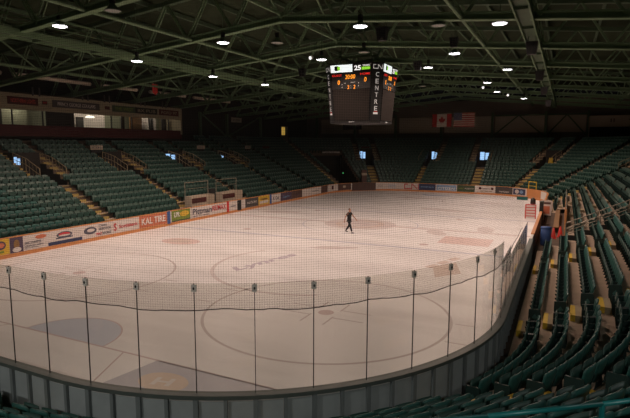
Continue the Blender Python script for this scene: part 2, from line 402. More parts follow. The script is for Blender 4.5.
ad('L', 7.85, 9.7, Z0, Z1, 'adwhite', 'white panel with black K wording past the far blue post', texts=(('K Cat', .16, .8, .3, .72, 'ink'),))
ad('L', 9.72, 12.2, Z0, Z1, 'purple', 'dusky purple panel with pale wording', texts=(('Coast Inn', .2, .8, .35, .6, 'lightblue'),))
ad('L', 12.22, 14.76, Z0, Z1, 'brown', 'brown panel beside the dusky purple panel', texts=(('THE NORTH', .2, .8, .4, .58, 'purple'),))
ad('L', 14.78, 19.93, Z0, Z1, 'adwhite', 'long white panel with small dark wording far down the left side', texts=(('Northern', .5, .86, .42, .62, 'ink'),))
ad('L', 19.95, 21.9, Z0, Z1, 'brown', 'brown panel at the end of the left side straight')
ad('FL', 89, 73.5, Z0, Z1, 'adwhite', 'white panel with dark red oval on the far left corner', blobs=((.5, .55, .75, .25, 'maroon'),))
ad('FL', 73, 57, Z0, Z1, 'brown', 'dark brown panel beside the ice machine gate', blobs=((.5, .55, .4, .16, 'wall_pale'),))
ad('FL', 31, 24.2, Z0, Z1, 'adwhite', 'white panel with a single thin dark line, right of the gate', texts=(('bell media', .2, .8, .42, .58, 'ink'),))
ad('FL', 24, 9.7, Z0, Z1, 'adwhite', 'white panel with pale blue wording left of the CN panel', texts=(('University', .25, .75, .5, .72, 'lightblue'), ('northern bc', .25, .75, .26, .4, 'lightblue')))
cn = ad('FL', 9.5, -7.2, Z0, Z1, 'adwhite', 'white panel with dark red outlined CN letters')
def cn_path(T, h, w, th, mb):   # the two-letter rail mark: one thick line
    pts = [(-.52, .5), (-1, .5), (-1, -.5), (.06, -.5), (.06, .5), (.2, .5), (.86, -.5), (1, -.5), (1, .5)]
    for a, b in zip(pts, pts[1:]):
        p, q = Vector((a[0]*w, a[1]*h, .01)), Vector((b[0]*w, b[1]*h, .01)); d = (q-p).normalized()*th/2; n = Vector((-d.y, d.x, 0))
        mb.add([p-d+n, p-d-n, q+d-n, q+d+n], [(0, 1, 2, 3)], T)
tx, ty = P('FL', .4, -.035)
b = MB(); cn_path(face_T((tx, ty, .66), heading('FL', .4)+PI) @ Matrix.Translation((.25, 0, .04)), .6, .95, .11, b); b.build('lettering', 'inkred', cn)
ad('F', -3.2, -.93, Z0, Z1, 'navy', 'dark navy panel right of the CN panel', texts=(('NORTHERN HEALTH', .12, .88, .4, .6, 'lightblue'),))
ad('F', -.9, 1.85, Z0, Z1, 'lightblue', 'light blue panel with white border reading CITIZEN', texts=(('CITIZEN', .1, .9, .2, .6, 'white'),), border='adwhite')
ad('F', 1.88, 4.15, Z0, Z1, 'darkgreen', 'dark green panel with yellow green and white wording', texts=(('wood', .08, .36, .4, .66, 'green'), ('WHEATON', .42, .94, .4, .6, 'adwhite')))
ad('FR', .2, 15.3, Z0, Z1, 'adwhite', 'white panel with two round brown emblems and grey wording', blobs=((.16, .62, .18, .16, 'maroon'), (.84, .62, .18, .16, 'maroon')), texts=(('Treasure Cove', .28, .72, .52, .7, 'ink'),), bands=((.15, .85, .14, .26, 'cream'),))
ad('FR', 15.6, 31.3, Z0, Z1, 'darkgrey', 'dark panel with short white wording near the far right corner', texts=(('PHOENIX', .22, .8, .2, .4, 'adwhite'), ('ITALIAN', .2, .7, .55, .7, 'brown')))
ad('FR', 31.6, 45, Z0, Z1, 'navy', 'navy panel with broad white frame in the far right corner', blobs=((.3, .5, .3, .25, 'adwhite'), (.65, .5, .3, .2, 'lightblue')), border='adwhite')
ad('FR', 46, 66, Z0, Z1, 'orange', 'plain orange panel in the far right corner')
def post_strip(y, m, label):
    o = MB().box(-HW+.03, y, .66, .06, .3, .98).build('line_post', m); tag(o, label, 'post')
post_strip(-7.62, 'blue', 'upright blue strip on the left boards beside the KAL TIRE panel')
post_strip(.1, 'red', 'upright red strip on the left boards at the centre line')
post_strip(7.65, 'blue', 'upright blue strip on the left boards beside the yellow panel')
g = thing('rink_gate', 'dark gate in the left boards beside the penalty boxes', 'gate', (-HW-.0, 1.95, 0))
MB().box(.01, 0, .6, .06, .62, .95).build('gate_leaf', 'black', g); MB().box(.05, -.2, .85, .04, .12, .04).build('latch', 'rail', g)
g = thing('ice_machine_gate', 'dark barred gate in the far left corner of the boards', 'gate')
mb = MB(); ts = samples('FL', 32, 56)
mb.strip([(*P('FL', t, -.025), .05) for t in ts], [(*P('FL', t, -.025), 1.12) for t in ts]); mb.build('gate_leaf', 'brown', g)
mb = MB()
for i in range(10):
    x, y = P('FL', 32.5+i*2.55, -.05); mb.tube((x, y, .05), (x, y, 1.16), .03, 6)
mb.build('gate_bar', 'darkgrey', g)

# ------------------------------------------------------------------ stands
D0, DD, ZB, DZ, NR_ = .35, .77, .10, .38, 18
def tread(k): return ZB+DZ*k
GAPS = {
 'L': [(y, 'vom') for y in (-20.4, -11.8, -3.4, 5.2, 13.8)]+[(21.4, 'aisle')],
 'F': [(-4.2, 'vomc'), (3.8, 'vomc')],
 'FR': [(27, 'vom'), (52, 'aisle'), (78, 'vom')],
 'FL': [(30, 'vom'), (50.5, 'tunnel'), (64, 'aisle')],
 'R': [(-20.0, 'aisle'), (-11.0, 'aisle'), (-4.5, 'exit'), (6, 'aisle'), (15, 'aisle')],
 'N': [(-4.2, 'aisle'), (4.3, 'aisle')],
 'NL': [(30, 'aisle'), (60, 'aisle')],
 'NR': [(30, 'aisle'), (60, 'aisle')],
}
def seat_gaps(seg, k):
    d = 1+DD*k; u = unit(seg, d); out = []
    for t, ty in GAPS[seg]:
        if ty == 'aisle': out.append((t-.62/u, t+.62/u))
        elif ty in ('vom', 'vomc'):
            if k < 9: out.append((t-.62/u, t+.62/u))
            elif k < 13: out.append((t-1.95/u, t+1.95/u))
            else: out += [(t-1.95/u, t-1.05/u), (t+1.05/u, t+1.95/u)]
        elif ty == 'tunnel' and k < 13: out.append((t-8.5, t+8.5))
        elif ty == 'exit' and k < 9: out.append((t-1.0, t+1.0))
    if seg == 'R' and k < 2: out.append((-5.6, 14))
    if seg == 'L' and k < 2: out.append((-4.6, 4.2))
    if seg == 'N' or seg in ('NL',): pass
    return out
def conc_gaps(seg, k):
    d = 1+DD*k; u = unit(seg, d); out = []
    for t, ty in GAPS[seg]:
        if ty in ('vom', 'vomc') and 9 <= k < 13: out.append((t-1.05/u, t+1.05/u))
        if ty == 'tunnel' and k < 13: out.append((t-8, t+8))
        if ty == 'exit' and k < 9: out.append((t-.9, t+.9))
    if seg == 'R' and k < 2: out.append((-5.4, 13.8))
    if seg == 'L' and k < 2: out.append((-4.5, 4.1))
    return out
def intervals(seg, gaps):
    a, b = RANGE[seg]; out = []; cur = a
    for g0, g1 in sorted(gaps):
        if g0 > cur: out.append((cur, min(g0, b)))
        cur = max(cur, g1)
    if cur < b: out.append((cur, b))
    return [(x, y) for x, y in out if y-x > 1e-3]
def kmax(seg, tm): return 16 if seg == 'L' and tm < 9.6 else NR_     # upper rows stop at the press box
SIDE = {'R': 'right', 'FR': 'far_right_corner', 'F': 'far_end', 'FL': 'far_left_corner', 'L': 'left', 'NL': 'near_left_corner', 'N': 'near_end', 'NR': 'near_right_corner'}
for seg in SEGS:
    tr = MB()
    tr2 = MB()
    for k in range(NR_):
        d0 = D0+DD*k; d1 = d0+DD; z = tread(k); zp = tread(k-1) if k else 0
        for a, b in intervals(seg, conc_gaps(seg, k)):
            if seg == 'L' and k >= 16 and b < 9.7: continue
            ts = samples(seg, a, b)
            tr.strip([(*P(seg, t, d0), z) for t in ts], [(*P(seg, t, d1), z) for t in ts])
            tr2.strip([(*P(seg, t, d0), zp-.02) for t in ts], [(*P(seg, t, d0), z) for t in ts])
    a, b = RANGE[seg]; ts = samples(seg, a, b)
    d1 = D0+DD*NR_; z = tread(NR_-1)
    if seg != 'L':
        tr.strip([(*P(seg, t, d1), z) for t in ts], [(*P(seg, t, d1+6 if seg in CORN else d1+4), z) for t in ts])
    fl = MB().strip([(*P(seg, t, .0), 0) for t in ts], [(*P(seg, t, 15), -.01) for t in ts])
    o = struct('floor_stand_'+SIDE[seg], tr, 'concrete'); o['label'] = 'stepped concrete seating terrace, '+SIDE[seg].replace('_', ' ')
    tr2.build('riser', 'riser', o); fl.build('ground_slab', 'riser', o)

# vomitories, tunnel walls
def wallq(mb, pts): mb.add(pts, [tuple(range(len(pts)))])
nd = 0
for seg in SEGS:
    for t, ty in GAPS[seg]:
        mb = MB()
        def B(du, d): 
            uu = unit(seg, d); return P(seg, t+du/uu, d)
        if ty in ('vom', 'vomc'):
            k0, k1 = 9, 13; da, db = D0+DD*k0, D0+DD*k1; zf = tread(8)
            for s in (-1, 1):
                for k in range(k0, k1):
                    x0, y0 = B(s*1.05, D0+DD*k); x1, y1 = B(s*1.05, D0+DD*(k+1))
                    wallq(mb, [(x0, y0, zf), (x1, y1, zf), (x1, y1, tread(k)+.05), (x0, y0, tread(k)+.05)])
                x0, y0 = B(s*1.05, db); x1, y1 = B(s*1.05, db+1.6); wallq(mb, [(x0, y0, zf), (x1, y1, zf), (x1, y1, 5.6), (x0, y0, 5.6)])
            wallq(mb, [(*B(-1.05, da), zf), (*B(1.05, da), zf), (*B(1.05, db+1.6), zf), (*B(-1.05, db+1.6), zf)])
            wallq(mb, [(*B(-1.05, db+1.6), zf), (*B(1.05, db+1.6), zf), (*B(1.05, db+1.6), 5.6), (*B(-1.05, db+1.6), 5.6)])
            wallq(mb, [(*B(-1.05, db-.03), zf), (*B(1.05, db-.03), zf), (*B(1.05, db-.03), 5.62), (*B(-1.05, db-.03), 5.62)])
            wallq(mb, [(*B(-1.05, db-.03), 5.62), (*B(1.05, db-.03), 5.62), (*B(1.05, db+.15), 5.62), (*B(-1.05, db+.15), 5.62)])
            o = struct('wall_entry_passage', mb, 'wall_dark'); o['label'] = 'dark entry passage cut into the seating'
            nd += 1
            if seg in ('L', 'F', 'FL') and not (seg == 'L' and abs(t+3.4) < .1) and not (seg == 'L' and t < -20):
                off = {('L', 5.2): -1.0, ('L', 13.8): -.55, ('L', -11.8): -.9, ('FL', 30): .55, ('F', -4.2): .6, ('F', 3.8): 0}.get((seg, t), 0)
                wid = {('L', 5.2): 1.5, ('L', 13.8): .7, ('L', -11.8): .5, ('FL', 30): .9, ('F', -4.2): .8, ('F', 3.8): 1.3}.get((seg, t), .9)
                hh = {('L', 13.8): .6}.get((seg, t), 1.15)
                dr = MB(); q = db+1.5; zc = 4.72
                hd = heading(seg, t)+PI; x, y = B(off, db-.08)
                T = face_T((x, y, zc), hd)
                dd = struct('door_%d' % nd, MB().box(0, 0, 0, wid+.12, hh+.12, .05, T), 'black')
                dd['label'] = 'entry door with a daylit window, in a seating passage'
                MB().box(0, 0, .03, wid*.46, hh, .02, T @ Matrix.Translation((-wid*.26, 0, 0))).build('pane', 'daylight', dd)
                MB().box(0, 0, .03, wid*.40, hh*.86, .02, T @ Matrix.Translation((wid*.28, -.03, 0))).build('pane', 'daylight', dd)
        elif ty == 'tunnel':
            for s in (-8, 8):
                for k in range(0, 13):
                    x0, y0 = P(seg, t+s, D0+DD*k); x1, y1 = P(seg, t+s, D0+DD*(k+1))
                    wallq(mb, [(x0, y0, 0), (x1, y1, 0), (x1, y1, tread(k)+.05), (x0, y0, tread(k)+.05)])
            q = D0+DD*13+1
            wallq(mb, [(*P(seg, t-8, q), 0), (*P(seg, t+8, q), 0), (*P(seg, t+8, q), 5.2), (*P(seg, t-8, q), 5.2)])
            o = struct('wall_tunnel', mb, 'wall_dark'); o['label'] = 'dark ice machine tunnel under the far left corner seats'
        elif ty == 'exit':
            for s in (-.9, .9):
                for k in range(2, 9):
                    x0, y0 = P(seg, t+s, D0+DD*k); x1, y1 = P(seg, t+s, D0+DD*(k+1))
                    wallq(mb, [(x0, y0, 0), (x1, y1, 0), (x1, y1, tread(k)+.02), (x0, y0, tread(k)+.02)])
            q = D0+DD*9
            wallq(mb, [(*P(seg, t-.9, q), 0), (*P(seg, t+.9, q), 0), (*P(seg, t+.9, q), tread(8)), (*P(seg, t-.9, q), tread(8))])
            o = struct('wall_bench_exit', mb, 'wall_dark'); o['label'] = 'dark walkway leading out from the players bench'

# aisle steps
na = 0
for seg in SEGS:
    for t, ty in GAPS[seg]:
        if ty in ('tunnel', 'exit'): continue
        blk, nose = MB(), MB()
        for k in range(NR_-1):
            if seg == 'L' and k >= 15: continue
            if seg in ('NL',): continue
            if ty == 'aisle' or k < 8: offs = [(0, .62)]
            else: offs = [(-1.5, .42), (1.5, .42)]
            if seg == 'L' and k < 2 and -4.6 < t < 4.2: continue
            if seg == 'R' and k < 2 and -5.6 < t < 14: continue
            d1 = D0+DD*(k+1)
            for oc, hw in offs:
                uu = unit(seg, d1); x, y = P(seg, t+oc/uu, d1); hd = heading(seg, t+oc/uu)
                T = Matrix.Translation((x, y, tread(k))) @ Matrix.Rotation(hd, 4, 'Z')
                front = seg in ('R', 'NR', 'N')
                if front:      # half blocks on the lip of each tread
                    x, y = P(seg, t+oc/uu, D0+DD*k); T = Matrix.Translation((x, y, tread(k))) @ Matrix.Rotation(hd, 4, 'Z')
                    blk.box(0, -.24, .10, hw*1.75, .30, .20, T)
                    if t < 0 or seg != 'R': nose.box(0, -.13, .105, hw*1.78, .14, .20, T)
                    continue
                blk.box(0, .15, .092, hw*1.75, .30, .185, T)
                if (seg == 'FR' and t == 52) or (seg != 'L' and k >= 8): continue
                nose.box(0, .245, .10, hw*1.77, .13, .19, T)
                if seg in ('L', 'F', 'FR', 'FL'):
                    nose.box(0, .0, .37, hw*1.75, .08, .035, T)
        if not blk.v: continue
        o = struct('floor_aisle_steps', blk, 'step'); o['label'] = 'aisle steps with yellow nosing'
        if nose.v: nose.build('nosing', 'yellow' if seg in ('R', 'NR', 'N') else 'stepyellow', o, label='yellow step nosing')

# ------------------------------------------------------------------ seats
CAM = Vector((14.482411, -37.715105, 6.273514)); EUL = (1.445357, -.0024543, .4562147); F_PX = 508.07
from mathutils import Euler
RT = Euler(EUL).to_matrix().transposed()
def px(p):
    q = RT @ (Vector(p)-CAM)
    if q.z > -.2: return None
    return 315+F_PX*q.x/-q.z, 209-F_PX*q.y/-q.z, -q.z
SEATS = []     # (seg, k, t, first, last, index in run, run side)
for seg in SEGS:
    for k in range(NR_):
        d = 1+DD*k-.06; u = unit(seg, d)
        for run, (a, b) in enumerate(intervals(seg, seat_gaps(seg, k))):
            if k >= kmax(seg, (a+b)/2): 
                continue
            n = int((b-a)*u/.505)
            if n < 1: continue
            pitch = (b-a)/n
            for i in range(n):
                SEATS.append((seg, k, a+pitch*(i+.5), i == 0, i == n-1, i, n, run))
def seat_T(s):
    seg, k, t = s[:3]; x, y = P(seg, t, 1+DD*k-.06)
    return Matrix.Translation((x, y, tread(k))) @ Matrix.Rotation(heading(seg, t), 4, 'Z'), Vector((x, y, tread(k)))
# near seats, modelled in full: local +Y towards the rink
def seat_back():
    mb = MB(); nx, nz = 10, 5; w = .482
    def pt(i, j, off):
        u = -1+2*i/nx; v = j/nz
        zt = .835+.065*(1-u**4)*(1+.25*u); zb = .36+.03*u*u
        z = zb+(zt-zb)*v
        y = -.02-.13*v-.05*math.sin(v*PI)*.4+.055*u*u+off
        return (u*w/2, y, z)
    n = (nx+1)*(nz+1)
    vs = [pt(i, j, 0) for j in range(nz+1) for i in range(nx+1)]+[pt(i, j, -.035) for j in range(nz+1) for i in range(nx+1)]
    id_ = lambda i, j, s: s*n+j*(nx+1)+i
    fs = []
    for j in range(nz):
        for i in range(nx):
            fs.append((id_(i, j, 0), id_(i, j+1, 0), id_(i+1, j+1, 0), id_(i+1, j, 0))); fs.append((id_(i, j, 1), id_(i+1, j, 1), id_(i+1, j+1, 1), id_(i, j+1, 1)))
    for i in range(nx):
        fs.append((id_(i, nz, 0), id_(i, nz, 1), id_(i+1, nz, 1), id_(i+1, nz, 0))); fs.append((id_(i, 0, 0), id_(i+1, 0, 0), id_(i+1, 0, 1), id_(i, 0, 1)))
    for j in range(nz):
        fs.append((id_(0, j, 0), id_(0, j, 1), id_(0, j+1, 1), id_(0, j+1, 0))); fs.append((id_(nx, j, 0), id_(nx, j+1, 0), id_(nx, j+1, 1), id_(nx, j, 1)))
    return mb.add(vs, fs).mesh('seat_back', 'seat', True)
def seat_pan():
    mb = MB(); nx = 6; w = .43
    prof = [(.04, .40), (.10, .38), (.17, .44), (.19, .60), (.175, .74), (.15, .755), (.14, .60), (.11, .46)]
    vs = []; n = len(prof)
    for i in range(nx+1):
        u = -1+2*i/nx
        for y, z in prof: vs.append((u*w/2, y-.02*u*u, z))
    fs = [(i*n+j, (i+1)*n+j, (i+1)*n+(j+1) % n, i*n+(j+1) % n) for i in range(nx) for j in range(n)]+[tuple(range(n)), tuple(range(nx*n, nx*n+n))[::-1]]
    return mb.add(vs, fs).mesh('seat_pan', 'pan', True)
def side_frame():
    mb = MB()
    poly = [(-.10, 0), (.13, 0), (.10, .05), (.05, .38), (.23, .56), (.24, .60), (-.06, .62), (-.09, .58), (-.02, .36), (-.06, .05)]
    T = Matrix.Translation((-.015, 0, 0)) @ Matrix(((0, 0, 1, 0), (1, 0, 0, 0), (0, 1, 0, 0), (0, 0, 0, 1)))
    mb.prism(poly, .03, T); return mb.mesh('side_frame', 'iron')
def end_panel():
    mb = MB()
    poly = [(-.17, .04), (.20, .04), (.24, .30), (.24, .62), (-.10, .66), (-.13, .60), (-.16, .3)]
    T = Matrix.Translation((-.025, 0, 0)) @ Matrix(((0, 0, 1, 0), (1, 0, 0, 0), (0, 1, 0, 0), (0, 0, 0, 1)))
    mb.prism(poly, .05, T)
    mb.box(0, .02, .02, .08, .30, .04)
    return mb.mesh('end_panel', 'iron')
def emblem():
    mb = MB()
    for s in (-1, 1):
        x = s*.028
        mb.add([(x, .04, .24), (x, .13, .36), (x, .04, .48), (x, -.05, .36)], [(0, 1, 2, 3)])
    return mb.mesh('emblem', 'emblem')
ME = dict(back=seat_back(), pan=seat_pan(), side=side_frame(), end=end_panel(), emblem=emblem())
# low version for the many seats further off
def low_seat(mb, T, first):
    w = .235
    yb = lambda z: -.02-.13*(z-.36)/.5
    f = [(-w, .03+yb(.38), .38), (w, .03+yb(.38), .38), (w, .05+yb(.85), .84), (w*.5, yb(.89), .885), (-w*.5, yb(.89), .885), (-w, .05+yb(.85), .84)]
    bk = [(x, y-.04, z) for x, y, z in f]
    mb.add(f+bk, [(0, 5, 4, 3, 2, 1)[::-1], (6, 7, 8, 9, 10, 11)]+[(i, (i+1) % 6, 6+(i+1) % 6, 6+i) for i in range(6)], T)
    p = [(-.21, .10, .39), (.21, .10, .39), (.21, .19, .44), (-.21, .19, .44), (-.21, .165, .755), (.21, .165, .755), (.21, .13, .75), (-.21, .13, .75)]
    mb.cur = 1
    mb.add(p, [(0, 1, 2, 3), (3, 2, 5, 4), (4, 5, 6, 7), (7, 6, 1, 0), (0, 3, 4, 7), (1, 6, 5, 2)], T)
    x = -.25
    mb.cur = 2
    mb.add([(x-.015, -.08, 0), (x-.015, .12, 0), (x-.015, .24, .6), (x-.015, -.08, .62), (x+.015, -.08, 0), (x+.015, .12, 0), (x+.015, .24, .6), (x+.015, -.08, .62)],
           [(0, 1, 2, 3)[::-1], (4, 5, 6, 7), (0, 4, 7, 3), (1, 2, 6, 5), (2, 3, 7, 6)], T)
    mb.cur = 0
cand = []
for s in SEATS:
    T, p = seat_T(s)
    if (Vector((p.x, p.y, 0))-Vector((CAM.x, CAM.y, 0))).length < 1.6: continue
    q = px(p+Vector((0, 0, .8)))
    if q is None: continue
    inside = -6 < q[0] < 636 and 0 < q[1] < 425
    cand.append((q[2], inside, s, T, p))
near = sorted([c for c in cand if c[1]], key=lambda c: c[0])[:300]
near_ids = set(id(c[2]) for c in near)
ORD = ['front', 'second', 'third', 'fourth', 'fifth', 'sixth', 'seventh', 'eighth', 'ninth', 'tenth', 'eleventh', 'twelfth', 'thirteenth', 'fourteenth', 'fifteenth', 'sixteenth', 'seventeenth', 'eighteenth']
NTH = ['first', 'second', 'third', 'fourth', 'fifth', 'sixth', 'seventh', 'eighth', 'ninth', 'tenth', 'eleventh', 'twelfth', 'thirteenth', 'fourteenth', 'fifteenth', 'sixteenth', 'seventeenth', 'eighteenth', 'nineteenth', 'twentieth']
def nth(i):
    if i < 20: return NTH[i]
    a, b = divmod(i+1, 10); t = {2: 'twenty', 3: 'thirty', 4: 'forty', 5: 'fifty'}[a]
    return t+'-'+NTH[b-1] if b else {3: 'thirtieth', 4: 'fortieth', 5: 'fiftieth'}[a]
BLOCK = {'R': ['right stand at the curve', 'right stand, between yellow steps', 'right stand, before the walkway', 'right stand, past the walkway', 'right stand, middle length', 'right stand, far part', 'right stand, farthest'],
         'NR': ['near curve, left block', 'near curve, middle block', 'near curve, right block'], 'N': ['near end, left block', 'near end, middle block', 'near end, right block']}
BLK = {}
proto = None
for dist, ins, s, T, p in near:
    seg, k, t, first, last, i, n, run = s
    e = (0, 0, heading(seg, t))
    bl = BLOCK.get(seg) or ['far right corner, block %s' % NTH[q] for q in range(6)]
    lab = 'green folding seat, %s from the %s, %s row, %s' % (nth(i), 'left' if seg in ('NR', 'N') else 'near end', ORD[k], bl[min(run, len(bl)-1)])
    o = bpy.data.objects.new('arena_seat', None); C.objects.link(o); o.location = p; o.rotation_euler = e
    tag(o, lab, 'seat', 'green folding seats in the stands')
    for key, nm2 in (('back', 'backrest'), ('pan', 'seat_pan')): ob(nm2, ME[key], o)
    if first: 
        f = ob('end_panel', ME['end'], o); f.location = (-.255, 0, 0); ob('emblem', ME['emblem'], f)
    else:
        f = ob('side_frame', ME['side'], o); f.location = (-.2525, 0, 0)
    if last:
        f = ob('end_panel', ME['end'], o); f.location = (.255, 0, 0); ob('emblem', ME['emblem'], f)
mb = MB()
for dist, ins, s, T, p in cand:
    if id(s) in near_ids: continue
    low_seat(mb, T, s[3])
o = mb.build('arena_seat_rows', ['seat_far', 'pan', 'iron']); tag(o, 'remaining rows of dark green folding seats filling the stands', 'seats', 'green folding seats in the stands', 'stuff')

# ------------------------------------------------------------------ near boards, glass, net
arc = RC*PI/2
def along(s):     # s metres from the near end / right corner junction; negative: along the end; > arc: up the right side
    if s < 0: return 'N', SX+s
    if s <= arc: return 'NR', math.degrees(s/RC)
    return 'R', -SY+(s-arc)
def along_pt(s, d): 
    seg, t = along(s); return P(seg, t, d)
def along_heading(s):
    seg, t = along(s); return heading(seg, t)
JO = -.11; STEP = 1.2155
def joint(i): return JO+i*STEP
def arc_pts(s0, s1, d, z, n=4): return [(*along_pt(s0+(s1-s0)*i/n, d), z) for i in range(n+1)]
I0, I1 = -9, 23
nb = 0
def place_word(i):
    return nth(i)
glass_end = 17
for i in range(I0, I1):
    s0, s1 = joint(i), joint(i+1); nb += 1
    r = thing('dasher_board', 'grey framed board section below the glass, %s along from the left end' % place_word(i-I0), 'rink board', (0, 0, 0), 0, 'near rink board sections')
    body, cap, post, pan = MB(), MB(), MB(), MB()
    for (d, za, zb) in ((0, 0, 1.06), (.11, 0, 1.06)): body.strip(arc_pts(s0, s1, d, za), arc_pts(s0, s1, d, zb))
    body.build('shell', 'boardwhite', r)
    prof = [(-.02, 1.06), (-.02, 1.15), (.20, 1.15), (.20, 1.06), (-.02, 1.06)]
    for a, b in zip(prof, prof[1:]): cap.strip(arc_pts(s0, s1, a[0], a[1]), arc_pts(s0, s1, b[0], b[1]))
    cap.build('ledge', 'boardcap', r)
    for h in (0, 1):
        a = s0+h*STEP/2+.045; b = a+STEP/2-.09
        pm = MB(); pm.strip(arc_pts(a, b, .125, .08), arc_pts(a, b, .125, 1.0)); pm.build('panel', 'boardout', r)
        q = s0+h*STEP/2; x, y = along_pt(q, .15); T = Matrix.Translation((x, y, 0)) @ Matrix.Rotation(along_heading(q), 4, 'Z')
        MB().box(0, 0, .53, .075 if h else .10, .09, 1.06, T).build('post', 'boardpost', r)
    MB().strip(arc_pts(s0, s1, -.017, 0), arc_pts(s0, s1, -.017, .22)).build('kick_plate', 'orange', r)
    # glass pane standing on it
    if i >= glass_end+4: continue
    zt = 3.49 if i < 11 else (2.95 if i < 13 else 2.6)
    if i >= 20: continue
    gl = MB(); n = 3
    A = [(*along_pt(s0+.012+(s1-s0-.024)*j/n, .055), 1.15) for j in range(n+1)]; Bt = [(x, y, zt) for x, y, _ in A]
    A2 = [(*along_pt(s0+.012+(s1-s0-.024)*j/n, .067), 1.15) for j in range(n+1)]; B2 = [(x, y, zt) for x, y, _ in A2]
    gl.strip(A, Bt); gl.strip(B2, A2); gl.strip(Bt, B2)
    go = gl.build('glass_pane', 'glass')
    tag(go, 'clear rink glass pane, %s along from the left end, above the near boards' % place_word(i-I0), 'glass pane', 'glass panes around the near end')
    q = s0; x, y = along_pt(q, .06); T = Matrix.Translation((x, y, 0)) @ Matrix.Rotation(along_heading(q), 4, 'Z')
    sl = MB(); sl.box(0, 0, (1.15+zt)/2, .017, .02, zt-1.15, T); sl.build('edge_seal', 'seal', go, label='thin dark seal between panes')
    if i < 14:
        c = MB(); c.box(0, 0, zt-.10, .105, .05, .155, T); co = c.build('clip', 'clip', go, label='small square clamp plate')
        c = MB(); c.box(0, -.03, zt-.10, .03, .02, .05, T); c.build('bolt', 'black', co)

net_root = None
s0, s1 = -14.0, arc+6.4; n = 220
lowz = [2.95+.024*math.sin(i*.33)+.012*math.sin(i*.91+1)+random.uniform(-.008, .008) for i in range(n+1)]
def roof_low(x): return 13.15-.09*abs(x)
vs = []; uvs = []; fs = []
for i in range(n+1):
    s = s0+(s1-s0)*i/n; x, y = along_pt(s, .12)
    for z in (lowz[i], min(roof_low(x)-.3, 11.5 if x > 11.6 else 99)): vs.append((x, y, z)); uvs.append((s, z))
fs = [(2*i, 2*i+2, 2*i+3, 2*i+1) for i in range(n)]
me = bpy.data.meshes.new('safety_net'); me.from_pydata(vs, [], fs); me.materials.append(M['net'])
ul = me.uv_layers.new(name='UVMap')
for l in me.loops: ul.data[l.index].uv = uvs[l.vertex_index]
net_root = ob('safety_net', me); tag(net_root, 'fine protective netting hanging from the roof over the near glass', 'netting')
mb = MB()
for i in range(n): mb.tube(vs[2*i], vs[2*i+2], .011, 5)
mb.build('hem_rope', 'rope', net_root, label='dark wavy rope along the bottom edge')

# ------------------------------------------------------------------ roof
EX = 29.5
def bz(x): return 13.15-.09*abs(x)
def tz(x): return 15.7-.10*abs(x)
TY = [-20+7.6*i for i in range(9)]
deck = MB()
for s in (-1, 1): deck.strip([(0, -42, 16.15), (0, 48, 16.15)], [(s*31, -42, 16.15-3.1), (s*31, 48, 16.15-3.1)])
ceil = struct('ceiling', deck, 'deck'); ceil['label'] = 'dark low pitched roof deck'
for i in range(-9, 10):
    x = i*3.2
    mb = MB(); z = tz(x)+.22
    mb.bar((x, -41, z), (x, 47.5, z), .14, .26); mb.build('purlin', 'steel_dark', ceil)
names = ['first', 'second', 'third', 'fourth', 'fifth', 'sixth', 'seventh', 'eighth', 'ninth']
for ti, y in enumerate(TY):
    r = thing('roof_truss', 'green steel roof truss spanning the arena, %s from the camera' % names[ti], 'roof truss', (0, y, 0), 0, 'roof trusses')
    lo, hi = MB(), MB()
    for s in (-1, 1):
        for z_, w, h in ((.15, .38, .06), (-.15, .38, .06), (0, .06, .30)):
            lo.bar((0, 0, bz(0)+z_), (s*EX, 0, bz(EX)+z_), w, h)
        hi.bar((0, 0, tz(0)), (s*EX, 0, tz(EX)), .3, .26)
    lo.build('bottom_chord', 'steel', r); hi.build('top_chord', 'steel_dark', r)
    step = EX/9
    for s in (-1, 1):
        for j in range(9):
            x0 = s*step*j; xm = s*step*(j+.5); x1 = s*step*(j+1)
            for a, b in ((x0, xm), (xm, x1)):
                w = MB()
                for o_ in (-.11, .11):
                    if a == x0: w.bar((a, o_, bz(a)), (b, o_, tz(b)), .07, .10)
                    else: w.bar((a, o_, tz(a)), (b, o_, bz(b)), .07, .10)
                w.build('web_member', 'steel', r)
# sway bracing between neighbouring trusses
for bx_, lab in ((-20, 'outer left'), (0, 'ridge'), (20, 'outer right')):
    r = thing('sway_brace', 'green steel cross bracing running between the trusses, %s line' % lab, 'brace', (bx_, 0, 0))
    for a, b in zip(TY, TY[1:]):
        w = MB(); w.bar((0, a, bz(bx_)), (0, (a+b)/2, tz(bx_)), .08, .10); w.bar((0, (a+b)/2, tz(bx_)), (0, b, bz(bx_)), .08, .10); w.build('diagonal', 'steel', r)
    w = MB(); w.bar((0, TY[0]-8, bz(bx_)+.25), (0, TY[-1], bz(bx_)+.25), .12, .16); w.build('strut', 'steel', r)
for x, lab in ((9.7, 'right of the ridge'), (-6.2, 'left of the ridge')):
    w = MB(); w.tube((x, -36, bz(x)-.05), (x, 46, bz(x)-.05), .10, 8)
    o = w.build('sprinkler_pipe', 'steel'); tag(o, 'long pale green pipe running lengthwise under the trusses, '+lab, 'pipe')
